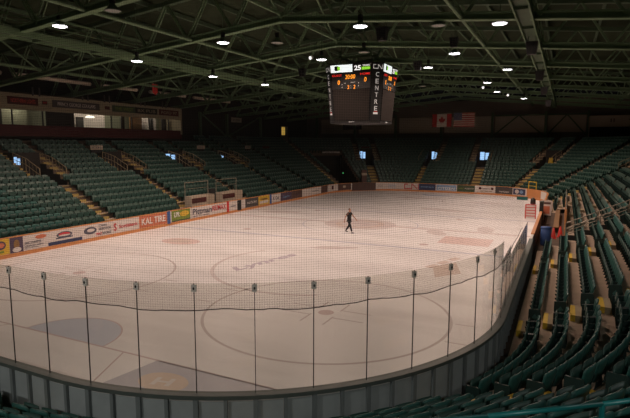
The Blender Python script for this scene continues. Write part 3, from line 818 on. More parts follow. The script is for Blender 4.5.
def catwalk(x, z, w, hr, lab):
    r = thing('catwalk', lab, 'catwalk', (x, 0, z))
    y0, y1 = -34, 46
    d = MB(); d.box(0, 6, 0, w, 80, .05); d.build('walkway', 'steel_dark', r)
    for s in (-1, 1):
        b = MB(); b.bar((s*w/2, y0, 0), (s*w/2, y1, 0), .07, .34); b.build('side_beam', 'steel', r)
        b = MB(); b.bar((s*w/2, y0, hr), (s*w/2, y1, hr), .06, .09); b.build('handrail', 'steel', r)
        b = MB(); b.bar((s*w/2, y0, hr*.55), (s*w/2, y1, hr*.55), .04, .05); b.build('handrail', 'steel', r)
    for i in range(22):
        y = y0+i*3.8; b = MB()
        for s in (-1, 1): b.bar((s*w/2, y, 0), (s*w/2, y, hr), .05, .05)
        b.bar((-w/2, y, -.1), (w/2, y, -.1), .06, .12)
        b.build('stanchion', 'steel_dark', r)
catwalk(-11.5, 11.95, 1.0, 1.05, 'long green steel catwalk under the trusses on the left')
catwalk(12.55, 11.85, .62, 1.0, 'narrow green catwalk under the trusses on the right')

# lamps
LAMP_ON = [(-8.2, -20.0, 12), (-9.9, -13.3, 11.4), (-3.4, -13.2, 12), (-10.0, -5.5, 11.4), (-9.2, .7, 11.4), (5.1, -13.6, 12), (-.8, -5.6, 12), (7.8, -4.1, 12), (4.9, 1.0, 12), (11.3, -11.3, 12), (10.1, 4.6, 12), (7.6, 12.5, 12), (7.4, 21.3, 12), (9.9, 25.0, 11.5)]
LAMP_FILL = [(-9, -41, 9.6), (4, -43, 9.6), (17, -42.5, 9.6), (25, -24, 11.0)]  # unseen lamps, added to light the near boards and seats
LAMP_OFF = [(-3.5, -21.0, 12), (8.6, -12.2, 12), (-.6, -11.9, 12), (2.6, -6.5, 12.1), (1.5, 12.6, 12), (-14, 14, 11.6)]
LCOL = (1.0, .735, .60)
lamp_labels_on = ['leftmost and nearest, above the first truss', 'second along the left catwalk', 'left of the middle, past the first truss', 'third along the left catwalk', 'fourth along the left catwalk', 'large, above the scoreboard and nearer', 'just left of the scoreboard top', 'right of the scoreboard over the blue line', 'small, just right of the scoreboard', 'large and bright, upper right', 'right side, under the sprinkler pipe', 'fourth in the right hand line', 'small, far down the right side', 'smallest and farthest on the right']
dish = MB().lathe([(.06, .34), (.10, .33), (.14, .25), (.26, .12), (.36, .02), (.37, 0), (.35, 0), (.25, .10), (.12, .22), (.05, .24)], 28).mesh('dish', 'steel_dark', True)
lens = MB().lathe([(.001, -.012), (.17, -.010), (.30, .01), (.352, .035)], 28)
lens_on = lens.mesh('lens', 'lamp_on', True); lens_off = lens.mesh('lens', 'lamp_off', True)
ball = MB(); ball.box(0, 0, .46, .20, .16, .26); ball = ball.mesh('ballast', 'black')
for lst, on in ((LAMP_ON, True), (LAMP_OFF, False)):
    for i, (x, y, z) in enumerate(lst):
        lab = 'round high bay lamp, lit, '+lamp_labels_on[i] if on else 'unlit round high bay lamp, '+['near the first truss', 'right of the scoreboard', 'left of centre over the ice', 'just above the scoreboard', 'far over the centre', 'far left'][i]
        r = thing('high_bay_lamp', lab, 'lamp', (x, y, z), 0, 'high bay lamps')
        ob('reflector', dish, r); ob('lens', lens_on if on else lens_off, r); ob('ballast_box', ball, r)
        h = tz(x)-z
        MB().tube((0, 0, .55), (0, 0, h), .02, 6).build('hanger_rod', 'steel_dark', r)
        if on:
            L = bpy.data.lights.new('lamp_beam', 'SPOT'); L.energy = (1600 if y < 3 else 2300) if y > -19 else 2300; L.color = LCOL; L.spot_size = R(168); L.spot_blend = .58; L.shadow_soft_size = .3
            lo_ = bpy.data.objects.new('lamp_beam', L); C.objects.link(lo_); lo_.parent = r; lo_.location = (0, 0, -.06)

for i, (x, y, z) in enumerate(LAMP_FILL):  # added out of view; same fixture meshes as the lamps in view
    r = thing('high_bay_lamp', 'added unseen lamp for the near stand, '+['far left', 'left of the camera', 'right of the camera', 'over the right stand'][i], 'lamp', (x, y, z), 0, 'high bay lamps')
    ob('reflector', dish, r); ob('lens', lens_on, r); ob('ballast_box', ball, r)
    MB().tube((0, 0, .55), (0, 0, tz(x)-z), .02, 6).build('hanger_rod', 'steel_dark', r)
    L = bpy.data.lights.new('lamp_beam', 'SPOT'); L.energy = [450, 2300, 1900, 700][i]; L.color = (1, .98, .92); L.spot_size = R(178); L.spot_blend = .2; L.shadow_soft_size = .3
    lo_ = bpy.data.objects.new('lamp_beam', L); C.objects.link(lo_); lo_.parent = r; lo_.location = (0, 0, -.06)

# loudspeakers and other dark boxes in the roof
def hang_speaker(x, y, z, lab, sc=1):
    r = thing('hanging_loudspeaker', lab, 'loudspeaker', (x, y, z), 0, 'loudspeakers hung in the roof')
    b = MB(); b.add([(-.5*sc, -.35*sc, .5*sc), (.5*sc, -.35*sc, .5*sc), (.5*sc, .35*sc, .5*sc), (-.5*sc, .35*sc, .5*sc), (-.36*sc, -.12*sc, -.55*sc), (.36*sc, -.12*sc, -.55*sc), (.36*sc, .3*sc, -.55*sc), (-.36*sc, .3*sc, -.55*sc)], [(0, 1, 2, 3), (4, 7, 6, 5), (0, 4, 5, 1), (1, 5, 6, 2), (2, 6, 7, 3), (3, 7, 4, 0)])
    b.build('cabinet', 'black', r)
    b = MB(); b.add([(-.42*sc, -.345*sc, .42*sc), (.42*sc, -.345*sc, .42*sc), (.33*sc, -.15*sc, -.48*sc), (-.33*sc, -.15*sc, -.48*sc)], [(3, 2, 1, 0)], Matrix.Translation((0, -.012, 0))); b.build('grille', 'blackgloss', r)
    b = MB()
    for s in (-1, 1): b.tube((s*.3*sc, 0, .5*sc), (s*.3*sc, 0, max(.6, bz(x)-z)), .02, 6)
    b.build('hanger', 'steel_dark', r)
hang_speaker(12.6, -8.6, 11.25, 'black loudspeaker under the right catwalk, nearest of the row', .6)
hang_speaker(12.5, 2.4, 11.2, 'black loudspeaker under the right catwalk, second in the row', .62)
hang_speaker(12.4, 13.6, 11.2, 'black loudspeaker under the right catwalk, third in the row', .65)
hang_speaker(12.4, 26, 11.0, 'black loudspeaker under the right catwalk, farthest in the row', .65)
hang_speaker(5.4, -11.2, 12.1, 'black loudspeaker hung above and right of the scoreboard', .62)
hang_speaker(8.4, -7.4, 12.1, 'black loudspeaker hung between lamps on the right', .5)
hang_speaker(4.3, .2, 12.1, 'small black loudspeaker just right of the scoreboard', .6)
hang_speaker(-5.1, -.2, 12.1, 'small black loudspeaker hung left of the scoreboard', .6)
for x, y, z, lab in ((-2.1, -4.6, 12.4, 'small white spotlight left of the scoreboard'), (7.0, 14.2, 11.8, 'small white spotlight far right of the scoreboard'), (8.5, 22, 11.7, 'tiny white spotlight past the far lamps')):
    r = thing('spotlight', lab, 'spotlight', (x, y, z))
    MB().tube((0, .12, .05), (0, -.12, -.03), .13, 12).build('housing', 'white', r)
    MB().tube((0, -.12, -.03), (0, -.135, -.035), .11, 12).build('lens', 'spot_white', r)
    MB().tube((0, 0, .1), (0, 0, bz(x)-z), .02, 6).build('hanger', 'steel_dark', r)
for i, (y0, y1) in enumerate(((-22, -15.2), (-14.2, -12.6), (-11.6, -4.4), (-3.2, 1.2), (3.0, 8.5), (10, 17))):
    r = thing('light_tube_housing', 'pale tubular housing above the press box, %s from the left' % names[i], 'duct', (-24.6, y0, 11.7), 0, 'pale tubes above the press box')
    MB().tube((0, 0, 0), (0, y1-y0, 0), .17, 10).build('tube', 'palebar', r)
    for q in (.15, .85): MB().tube((0, (y1-y0)*q, .15), (0, (y1-y0)*q, tz(24.6)-11.7), .02, 6).build('hanger', 'steel_dark', r)
r = thing('red_pennant', 'red pennant hanging above the press box', 'pennant', (-20, -1.1, 10.85))
MB().add([(0, -.36, .95), (0, .36, .95), (0, .34, .2), (0, 0, 0), (0, -.34, .2), (.015, -.36, .95), (.015, .36, .95), (.015, .34, .2), (.015, 0, 0), (.015, -.34, .2)], [(0, 1, 2, 3, 4), (5, 9, 8, 7, 6), (0, 5, 6, 1), (1, 6, 7, 2), (2, 7, 8, 3), (3, 8, 9, 4), (4, 9, 5, 0)]).build('cloth', 'red', r)
MB().tube((0, -.42, .96), (0, .42, .96), .02, 6).build('hanging_rod', 'steel_dark', r)

# ------------------------------------------------------------------ scoreboard
sb = thing('scoreboard', 'black eight sided scoreboard hanging over centre ice', 'scoreboard', (0, 0, 7.93))
H = 4.4; BW = 1.62; BC = 2.3
octo = [(BW, -BC), (BC, -BW), (BC, BW), (BW, BC), (-BW, BC), (-BC, BW), (-BC, -BW), (-BW, -BC)]
MB().prism([(x*.985, y*.985) for x, y in octo], H).build('housing', 'blackgloss', sb)
trim = MB()
trim.prism(octo, .14, Matrix.Translation((0, 0, -.02))); trim.prism(octo, .08, Matrix.Translation((0, 0, H-.06))); trim.build('trim_band', 'black', sb)
def disp(parent, name, m, T, x0, x1, z0, z1, off=.02):
    b = MB(); b.box((x0+x1)/2, (z0+z1)/2, off/2, x1-x0, z1-z0, off, T); return b.build(name, m, parent)
for rz in (0, PI/2, PI, -PI/2):
    T = Matrix.Rotation(rz, 4, 'Z') @ face_T((0, -BC*.985, 0), 0)
    sp = disp(sb, 'score_panel', 'black', T, -1.57, 1.57, 2.55, 3.78, .03)
    a = disp(sb, 'sponsor_sign', 'led_screen', T, -1.57, .12, 3.80, 4.34, .05)
    disp(a, 'emblem', 'black', T, -1.25, -.95, 3.92, 4.26, .06); disp(a, 'emblem', 'led_green', T, -1.02, -.82, 3.95, 4.22, .065)
    a = disp(sb, 'sponsor_sign', 'black', T, .16, 1.57, 3.80, 4.34, .05)
    lettering('25', .52, .36, T @ Matrix.Translation((.55, 4.06, .055)), 'led_white', a, 'lettering', .003, bold=.03)
    disp(a, 'green_band', 'led_green', T, .86, 1.5, 3.9, 4.1, .055); lettering('YEARS', .55, .13, T @ Matrix.Translation((1.2, 4.2, .055)), 'led_white', a, 'lettering', .003)
    for txt, cx, cz, w, h, m in (('GUEST', -1.1, 3.57, .78, .15, 'led_red'), ('HOME', 1.13, 3.60, .76, .15, 'led_red'), ('20:00', -.05, 3.44, .80, .32, 'led_amber'), ('0', -.98, 3.05, .18, .34, 'led_amber'), ('0', 1.15, 3.18, .18, .34, 'led_amber'), ('PER', -.48, 2.98, .14, .06, 'led_dim'), ('PENALTY', .18, 3.02, .36, .06, 'led_dim'), ('2', -.22, 2.68, .16, .28, 'led_amber'), ('2', .28, 2.68, .16, .28, 'led_amber'), (':', 0, 2.68, .05, .24, 'led_dim'), (':', -.72, 2.78, .05, .3, 'led_dim'), (':', .62, 2.85, .05, .3, 'led_dim')):
        lettering(txt, w, h, T @ Matrix.Translation((cx, cz, .034)), m, sp, 'display_digits', .003, .1 if m == 'led_amber' else 0, .01)
    disp(sb, 'video_screen', 'screen', T, -1.5, 1.5, .18, 2.5, .03)
    lettering('daktronics', .5, .09, T @ Matrix.Translation((.0, .08, .052)), 'led_dim', sb, 'lettering', .003)
    # chamfer
    Tc = Matrix.Rotation(rz+PI/4, 4, 'Z') @ face_T((0, -(BW+BC)/math.sqrt(2)*.985, 0), 0)
    cp = disp(sb, 'name_panel', 'black', Tc, -.44, .44, .15, 4.34, .03)
    b = MB(); cn_path(Tc @ Matrix.Translation((0, 4.1, .03)), .26, .34, .05, b); b.build('lettering', 'led_dim', cp)
    for j, ch in enumerate('CENTRE'):
        lettering(ch, .26, .33, Tc @ Matrix.Translation((0, 3.55-.50*j, .034)), 'led_dim', cp, 'lettering', .003)
    disp(cp, 'emblem', 'led_dim', Tc, -.2, .2, .62, .76, .04); disp(cp, 'emblem', 'red', Tc, -.16, .16, .76, .84, .04)
mb = MB()
for x in (-1.3, 1.3):
    for y in (-1.3, 1.3): mb.tube((x, y, H), (x*.9, y*.9, 6.4), .03, 6)
mb.build('suspension_cable', 'steel_dark', sb)
mb = MB()
for s in (-1, 1):
    mb.bar((-1.6, s*1.3, H+.5), (1.6, s*1.3, H+.5), .12, .16); mb.bar((s*1.3, -1.6, H+.5), (s*1.3, 1.6, H+.5), .12, .16)
mb.build('lifting_frame', 'steel', sb)

_done = set()
def taper(o):
    for c in o.children:
        taper(c)
        if c.name.startswith(('suspension', 'lifting')) or c.data in _done: continue
        _done.add(c.data)
        for v in c.data.vertices:
            f = .885+.14*v.co.z/H; v.co.x *= f; v.co.y *= f; v.co.z *= .965
taper(sb)

# ------------------------------------------------------------------ outer walls
wl = MB(); wl.box(-29.9, 3, 6.5, .3, 92, 14); struct('wall_left', wl, 'wall_dark')['label'] = 'dark back wall behind the left stand'
wf = MB(); wf.box(0, 49.2, 6.5, 62, .3, 14); struct('wall_far', wf, 'wall')['label'] = 'dim back wall behind the far stand'
wr_ = MB(); wr_.box(31.5, 3, 6.5, .3, 92, 14); struct('wall_right', wr_, 'wall')['label'] = 'dim back wall behind the right stand'
wn = MB(); wn.box(0, -48, 6.5, 62, .3, 14); struct('wall_near', wn, 'wall_dark')['label'] = 'back wall behind the near stand'
# pale panels between dark columns above the far stand
cols = [-27, -19.5, -12, -4.2, 3.8, 11.5, 17.2]
for i, (a, b) in enumerate(zip(cols, cols[1:])):
    mb = MB(); mb.box((a+b)/2, 48.95, 9.6, b-a-.5, .1, 2.6)
    o = struct('trim_wall_panel', mb, 'wall_pale'); o['label'] = 'pale wall panel between columns above the far stand'
for i, x in enumerate(cols):
    r = thing('steel_column', 'dark steel column against the far wall, %s from the left' % names[i], 'column', (x, 47.6, tread(17)), 0, 'columns along the far wall')
    MB().box(0, 0, 2.4, .36, .36, 4.9).build('shaft', 'steel_dark', r); MB().box(0, 0, .06, .6, .6, .12).build('base_plate', 'steel_dark', r)
for a, b, lab in ((3.8, 11.5, 'between the fifth and sixth columns'), (11.5, 17.2, 'at the right of the far wall')):
    r = thing('wall_brace', 'dark diagonal bracing above the far stand '+lab, 'brace', (0, 47.6, 0))
    MB().bar((a, 0, 7.6), ((a+b)/2, 0, 10.9), .2, .2).build('diagonal', 'steel_dark', r); MB().bar(((a+b)/2, 0, 10.9), (b, 0, 7.6), .2, .2).build('diagonal', 'steel_dark', r)
    MB().bar((a, 0, 10.9), (b, 0, 10.9), .2, .24).build('crossbar', 'steel_dark', r)
# pale box front at the far right with small lettering
r = thing('suite_front', 'pale suite front with dark opening above the far right stand', 'balcony', (20.6, 46.9, tread(17)))
MB().box(0, 0, 3.2, 6.6, .2, 1.6).build('fascia', 'wall_pale', r); MB().box(0, .5, 1.3, 6.6, .1, 2.2).build('opening', 'wall_dark', r); MB().box(-3.3, -.1, 1.9, .16, .2, 3.9).build('corner_post', 'cream', r, label='pale corner post')
lettering('II', .5, .5, face_T((-.4, -.11, 3.3), 0), 'ink', r); lettering('- -', .7, .1, face_T((1.9, -.11, 3.4), 0), 'ink', r)
r = thing('suite_front', 'long pale suite front with dark windows above the right stand', 'balcony', (29.6, 20, tread(17)-.2))
MB().box(0, 0, 3.2, .2, 44, 1.4).build('fascia', 'wall_pale', r); MB().box(.5, 0, 1.3, .1, 44, 2.2).build('opening', 'wall_dark', r)

# ------------------------------------------------------------------ press box on the left
pb = thing('press_box', 'long press box with lit windows and maroon front above left stand', 'press box', (-26, 0, 0))
PY0, PY1 = -27.0, 9.25
pl = PY1-PY0; pc = (PY0+PY1)/2
MB().box(0, pc, 7.40, .25, pl, .92).build('parapet', 'maroon', pb, label='maroon front wall')
MB().box(-1.7, pc, 6.9, 3.2, pl, .12).build('floor_slab', 'wall_dark', pb)
MB().box(-3.3, pc, 8.7, .15, pl, 3.4).build('back_wall', 'greenwall', pb)
MB().box(-1.7, pc, 10.45, 3.4, pl, .15).build('roof_slab', 'wall_dark', pb)
MB().box(0, pc, 9.76, .25, pl, 1.28).build('fascia', 'cream', pb, label='beige sign band')
for e in (PY0, PY1): MB().box(-1.7, e-.05, 8.7, 3.4, .12, 3.4).build('end_wall', 'cream', pb)
MB().box(.1, pc, 9.13, .12, pl, .1).build('window_head', 'cream', pb)
MB().box(.12, PY1-.12, 8.9, .18, .22, 2.9).build('corner_post', 'cream', pb)
for y in (-24, -21, -18, -15, -11.0, -8.3, -5.4, -.9, 1.75, 4.6, 7.2):
    MB().box(0, y, 8.48, .08, .1, 1.26).build('mullion', 'black', pb)
for y0, y1, x, m, nm in ((-11.6, -10.85, -1.6, 'wall_dark', 'doorway'), (-10.2, -8.6, -2.6, 'greenwall', 'partition'), (-7.55, -4.75, -.6, 'wall_dark', 'dark_opening_sheet'), (1.05, 1.5, -.8, 'wall_dark', 'door_leaf'), (2.6, 4.3, -1.2, 'woodbrown', 'door_leaf'), (5.6, 6.25, -1.4, 'wall_dark', 'door_leaf'), (7.4, 8.1, -1.2, 'wall_dark', 'door_leaf'), (-3.5, -2.7, -1.8, 'wall_dark', 'cabinet')):  # doorway and dark opening are flat dark sheets, their shade put into the colour
    MB().box(x, (y0+y1)/2, 8.3, .1, y1-y0, 1.9 if nm != 'cabinet' else 1.2).build(nm, m, pb)
MB().box(-2.9, -1.0, 8.5, .1, 3.6, 3).build('partition', 'adwhite', pb, label='white partition')
MB().box(-2.6, 6.1, 8.5, .1, 3.6, 3).build('partition', 'adwhite', pb, label='white partition')
MB().box(-2.0, -9.6, 8.7, .08, 2.5, 2.6).build('partition', 'greenwall', pb)
def press_light(x, y, z, e):
    L = bpy.data.lights.new('room_light', 'POINT'); L.energy = e; L.color = (1, .90, .72); L.shadow_soft_size = .25
    o = bpy.data.objects.new('room_light', L); C.objects.link(o); o.parent = pb; o.location = (x, y, z)
press_light(-.9, -9.6, 9.6, 40); press_light(-.9, -3.0, 9.6, 60); press_light(-.9, 0.2, 9.6, 75); press_light(-.9, 6.2, 9.6, 45); press_light(-.9, -12.6, 9.6, 40)
r = thing('pendant_light', 'glowing white pendant light inside the press box', 'lamp', (-26.6, -2.9, 8.78))
MB().lathe([(.001, 0), (.42, .02), (.45, .06), (.30, .18), (.06, .22)], 20).build('shade', 'officelight', r, True); MB().tube((0, 0, .2), (0, 0, 1.55), .015, 6).build('cord', 'black', r)
# sponsor signs along the fascia
for y0, y1, m, label, txt, tm in ((-11.4, -8.75, 'maroon', 'dark red sign on the press box band, leftmost', 'NORTHERN LIGHTS', 'red'), (-8.35, -7.9, 'maroon', 'tiny dark red sign between two press box signs', 'EXIT', 'red'), (-7.4, -2.4, 'darkgrey', 'long grey sign on the press box band', 'PRINCE GEORGE COUGARS', 'adwhite'), (-1.75, -1.2, 'maroon', 'tiny dark sign left of the green press box sign', 'CN', 'brown'), (-.85, 2.1, 'darkgreen', 'green sign on the press box band', 'THE WEST', 'green'), (2.15, 5.3, 'black', 'black sign with pale oval marks on the press box band', 'BX PUB', 'cream'), (5.6, 8.7, 'maroon', 'dark red and cream sign at the right end of the band', 'PGFD 97', 'cream')):
    r = thing('fascia_sign', label, 'sign', (-25.84, (y0+y1)/2, 9.8), 0, 'signs on the press box band')
    hh = .62 if y1-y0 > 1 else .3
    MB().box(0, 0, 0, .05, y1-y0, hh).build('board', m, r)
    lettering(txt, (y1-y0)*.8, hh*.5, face_T((.03, 0, 0), PI/2), tm, r)
for i, y in enumerate((-8.9, -4.0, -1.5, 3.2, 6.4)):
    r = thing('box_front_bracket', 'pair of short dark hanger posts over the sign band, %s from the left' % names[i], 'bracket', (-25.8, y, 10.4), 0, 'hanger posts over the press box')
    for s in (-.3, .3): MB().box(0, s, .25, .1, .1, .7).build('post', 'darkgrey', r)

# left upper wall items
for y, z, w, h, lab in ((25.8, 9.9, 2.6, .7, 'white sign on the dark wall above the left stand'),):
    r = thing('wall_sign', lab, 'sign', (-29.7, y, z)); MB().box(0, 0, 0, .06, w, h).build('board', 'wall_pale', r); lettering('SECTION', w*.7, h*.4, face_T((.035, 0, 0), PI/2), 'ink', r)
for i, y in enumerate((17, 23.0, 32)):
    r = thing('steel_column', 'dark steel column against the left wall, %s past the press box' % names[i], 'column', (-29.4, y, tread(17)), 0, 'columns along the left wall')
    MB().box(0, 0, 2.0, .34, .34, 4.1).build('shaft', 'steel_dark', r); MB().box(0, 0, .06, .55, .55, .12).build('base_plate', 'steel_dark', r)
r = thing('wall_brace', 'dark diagonal bracing on the left wall past the press box', 'brace', (-29.4, 0, 0))
MB().bar((0, 23, 7.4), (0, 31.8, 10.6), .18, .18).build('diagonal', 'steel_dark', r); MB().bar((0, 17.2, 10.4), (0, 23, 7.4), .18, .18).build('diagonal', 'steel_dark', r)
dd = struct('door_20', MB().box(-29.7, 40.2, 8.0, .1, 2.3, 2.9), 'wall_pale'); dd['label'] = 'open doorway glowing yellow above the far left seats'
MB().box(-29.64, 39.7, 8.65, .06, 1.1, 1.35).build('door_glow', 'warmdoor', dd, label='bright yellow light')
r = thing('wall_sign', 'grey green notice panel on the pale wall in the far left corner', 'sign', (-20.5, 48.85, 9.6)); MB().box(0, 0, 0, 3.6, .06, 1.1).build('board', 'wall_dark', r); MB().box(0, -.01, 0, 3.3, .06, .85).build('face', 'darkgrey', r)

# signs over the passages
def hang_sign(x, y, z, rz, w, h, lab, txt, m='adwhite', tm='ink'):
    r = thing('passage_sign', lab, 'sign', (x, y, z), rz, 'signs over the passages')
    MB().box(0, 0, 0, w, .05, h).build('board', m, r); lettering(txt, w*.75, h*.5, face_T((0, -.03, 0), 0), tm, r)
    MB().box(0, .04, -h*.5-.12, w*.9, .04, .35).build('bracket', 'black', r)
hang_sign(-23.6, -4.9, 6.0, PI/2, 1.35, .40, 'pale sign over a left stand passage below the press box', 'SECTION D', 'wall_pale')
hang_sign(-23.6, 9.8, 5.98, PI/2, 1.35, .42, 'pale sign over a left stand passage, middle of three', 'SECTION F', 'wall_pale')
hang_sign(-23.6, 19.6, 5.95, PI/2, 1.2, .44, 'pale sign over a left stand passage, farthest of three', 'SECTION G', 'wall_pale')
x, y = P('FL', 47, 10.6)
hang_sign(x, y, 5.05, heading('FL', 47)+PI, 2.9, .42, 'long white sign over the ice machine tunnel', 'ZAMBONI ENTRANCE', 'adwhite')
x, y = P('FL', 30, 11.0)
hang_sign(x, y, 5.85, heading('FL', 30)+PI, 1.3, .35, 'dark red sign over the passage right of the tunnel', 'SECTION J', 'maroon', 'brown')
x, y = P('FL', 83, 10.9)
hang_sign(x, y, 5.85, heading('FL', 83)+PI, 1.5, .4, 'dark red sign over the seats left of the tunnel', 'SECTION H', 'maroon', 'brown')
x, y = P('FR', 27, 9.75)
r = thing('wet_floor_stand', 'small yellow folding stand in a far right passage', 'stand', (x, y, tread(8)+.0), heading('FR', 27)+PI)
MB().add([(-.35, -.25, 0), (.35, -.25, 0), (.25, 0, 1.5), (-.25, 0, 1.5)], [(0, 1, 2, 3)]).build('front_leaf', 'yellow', r); MB().add([(-.35, .25, 0), (.35, .25, 0), (.25, 0, 1.5), (-.25, 0, 1.5)], [(3, 2, 1, 0)]).build('rear_leaf', 'yellow', r)
# tunnel contents
x, y = P('FL', 49, 5.0)
r = thing('tunnel_signal', 'small glowing green signal lamp in the ice machine tunnel', 'lamp', (x, y, 2.2), heading('FL', 49)+PI)
MB().box(0, .0, 0, .34, .2, .34).build('housing', 'black', r); MB().tube((0, -.1, 0), (0, -.13, 0), .08, 12).build('lens', 'greenspot', r); MB().tube((0, .02, -2.2), (0, .02, -.15), .04, 6).build('post', 'black', r)
x, y = P('FL', 40, 1.6)
r = thing('tunnel_column', 'brown padded column at the right side of the tunnel mouth', 'column', (x, y, 0), heading('FL', 40)+PI)
MB().box(0, 0, 1.4, .7, .5, 2.8).build('shaft', 'brown', r); MB().box(0, -.02, 2.2, .72, .5, .35).build('pale_band', 'wall_pale', r)

# ------------------------------------------------------------------ railings beside the passages
def railing(pts, h, lab, m='rail', posts=True, lower=True, balus=0):
    r = thing('railing', lab, 'railing', pts[0])
    o = Vector(pts[0]); Q = [Vector(p)-o for p in pts]
    mb = MB()
    for a, b in zip(Q, Q[1:]): mb.tube(a+Vector((0, 0, h)), b+Vector((0, 0, h)), .03, 8)
    mb.build('top_rail', m, r)
    if lower:
        mb = MB()
        for a, b in zip(Q, Q[1:]): mb.tube(a+Vector((0, 0, h*.5)), b+Vector((0, 0, h*.5)), .022, 6)
        mb.build('mid_rail', m, r)
    for q in Q: MB().tube(q, q+Vector((0, 0, h)), .026, 6).build('post', m, r)
    if balus:
        for a, b in zip(Q, Q[1:]):
            n = max(1, int((b-a).length/balus))
            for i in range(1, n):
                p = a+(b-a)*i/n; MB().tube(p, p+Vector((0, 0, h)), .012, 5).build('baluster', m, r)
    return r
w2 = {'L': 'left stand', 'F': 'far stand', 'FL': 'far left corner', 'FR': 'far right corner'}
for seg in ('L', 'F', 'FL', 'FR'):
    gi = 0
    for t, ty in GAPS[seg]:
        if ty not in ('vom', 'vomc'): continue
        gi += 1
        for s, side in ((-1, 'nearer'), (1, 'farther')):
            pts = []
            for k in (9, 11, 12.9):
                d = D0+DD*k+.1; uu = unit(seg, d); pts.append((*P(seg, t+s*1.12/uu, d), tread(int(k))))
            railing(pts, .95, 'rail along the %s side of passage %s in the %s' % (side, NTH[gi-1], w2[seg]), 'step', balus=.35 if seg == 'L' else 0)
# right stand: stair rails beside the bench exit
def slope(k): return ZB+DZ*k
for yy, lab, bal in ((-5.55, 'slim pale handrail climbing beside the bench walkway, near side', 0), (-3.4, 'pale handrail with bars climbing beside the bench walkway, far side', .16)):
    railing([(HW+D0+DD*k+.05, yy, slope(k)) for k in (1.8, 4, 6, 8, 10)], .78, lab, 'rail', balus=bal)
o = MB()
for k in (1.8, 4, 6, 8): o.tube((HW+D0+DD*k+.05, -5.75, slope(k)+.62), (HW+D0+DD*(k+2)+.05, -5.75, slope(k+2)+.62), .022, 8)
for k in (1.8, 6, 10): o.tube((HW+D0+DD*k+.05, -5.75, slope(k)-.3), (HW+D0+DD*k+.05, -5.75, slope(k)+.62), .018, 6)
tag(o.build('handrail', 'rail'), 'single slim handrail on the seat side of the bench walkway', 'handrail')
# teal rail close to the camera
r = thing('guard_rail', 'teal round guard rail in the bottom right foreground', 'guard rail', (0, 0, 0))
rr = RC+8.17
pts = [Vector((SX+rr*math.sin(R(a)), -SY-rr*math.cos(R(a)), 5.075)) for a in range(24, 64, 2)]
mb = MB()
for a, b in zip(pts, pts[1:]): mb.tube(a, b, .012, 10)
mb.build('top_rail', 'teal', r, True)
for a in (24, 38, 52, 62):
    q = Vector((SX+rr*math.sin(R(a)), -SY-rr*math.cos(R(a)), 5.075)); MB().tube((q.x, q.y, tread(10)), q, .015, 8).build('post', 'teal', r)

# ------------------------------------------------------------------ penalty boxes, benches, odds and ends
for i, (y0, y1, lab) in enumerate(((-4.0, -.9, 'white penalty box panel with dark red wording, left one'), (.3, 3.5, 'white penalty box panel with dark red wording, right one'))):
    r = thing('penalty_box', lab, 'penalty box', (-14.35, (y0+y1)/2, 0))
    w = y1-y0
    MB().box(0, 0, .95, .08, w, 1.9).build('back_panel', 'wall_pale', r); MB().box(.05, .1, 1.42, .03, w*.72, .42).build('sign_band', 'maroon', r)
    lettering('PENALTY', w*.5, .2, face_T((.07, .1, 1.42), PI/2), 'brown', r)
    MB().box(.5, 0, .42, .4, w-.3, .06).build('bench_seat', 'woodbrown', r)
    for s in (-1, 1):
        MB().box(.5, s*(w/2-.3), .2, .3, .08, .4).build('bench_leg', 'black', r); MB().box(.35, s*w/2, .95, .7, .06, 1.9).build('side_panel', 'wall_pale', r)
        MB().tube((0, s*w/2, 1.9), (0, s*w/2, 3.1), .03, 6).build('post', 'rail', r)
    MB().tube((0, -w/2, 3.05), (0, w/2, 3.05), .03, 6).build('rail', 'rail', r); MB().tube((0, -w/2, 2.5), (0, w/2, 2.5), .02, 6).build('rail', 'rail', r)
r = thing('timekeeper_door', 'dark narrow door between the two penalty boxes', 'door', (-14.4, -.3, 0))
MB().box(0, 0, 1.15, .1, .95, 2.3).build('leaf', 'black', r); MB().box(.07, .3, 1.1, .04, .08, .12).build('handle', 'rail', r)
# players bench area at right
pf = struct('floor_bench', MB().box(13.95, 4.2, .05, 1.7, 19, .1), 'riser'); pf['label'] = 'dark floor of the players bench area'
r = thing('players_bench', 'long low bench behind the right boards', 'bench', (14.15, 4.2, .1))
MB().box(0, 3, .42, .35, 11, .06).build('seat', 'woodbrown', r)
for y in (-2.2, 3, 8.2): MB().box(0, y, .2, .25, .08, .4).build('leg', 'black', r)
r = thing('bench_divider', 'tall orange framed screen at the back of the players bench', 'screen', (14.72, 0, .1))
for y0, y1 in ((-2.2, 13.6),):
    MB().box(.0, (y0+y1)/2, .75, .06, y1-y0, 1.5).build('panel', 'orange', r)
MB().box(0, -2.2, 1.1, .09, .12, 2.2).build('end_post', 'orange', r); MB().box(0, 5.7, 2.2, .05, 15.8, .06).build('top_rail', 'rail', r)
for y in (1.8, 5.8, 9.8, 13.6): MB().box(0, y, 1.85, .05, .05, .7).build('post', 'steel_dark', r)
b = MB().box(14.80, 5.7, 1.85, .012, 15.5, .60).build('bench_glass', 'glass'); tag(b, 'glass strip above the orange screen behind the players bench', 'glass pane')
r = thing('blue_barrel', 'tall blue bin standing by the near end of the players bench', 'bin', (13.65, -3.4, .1))
MB().lathe([(.001, 0), (.27, 0), (.30, .1), (.31, .55), (.30, 1.05), (.27, 1.08), (.001, 1.08)], 20).build('body', 'blue', r, True); MB().lathe([(.29, 1.06), (.32, 1.08), (.31, 1.16), (.05, 1.2), (.001, 1.2)], 20).build('lid', 'blue', r, True)
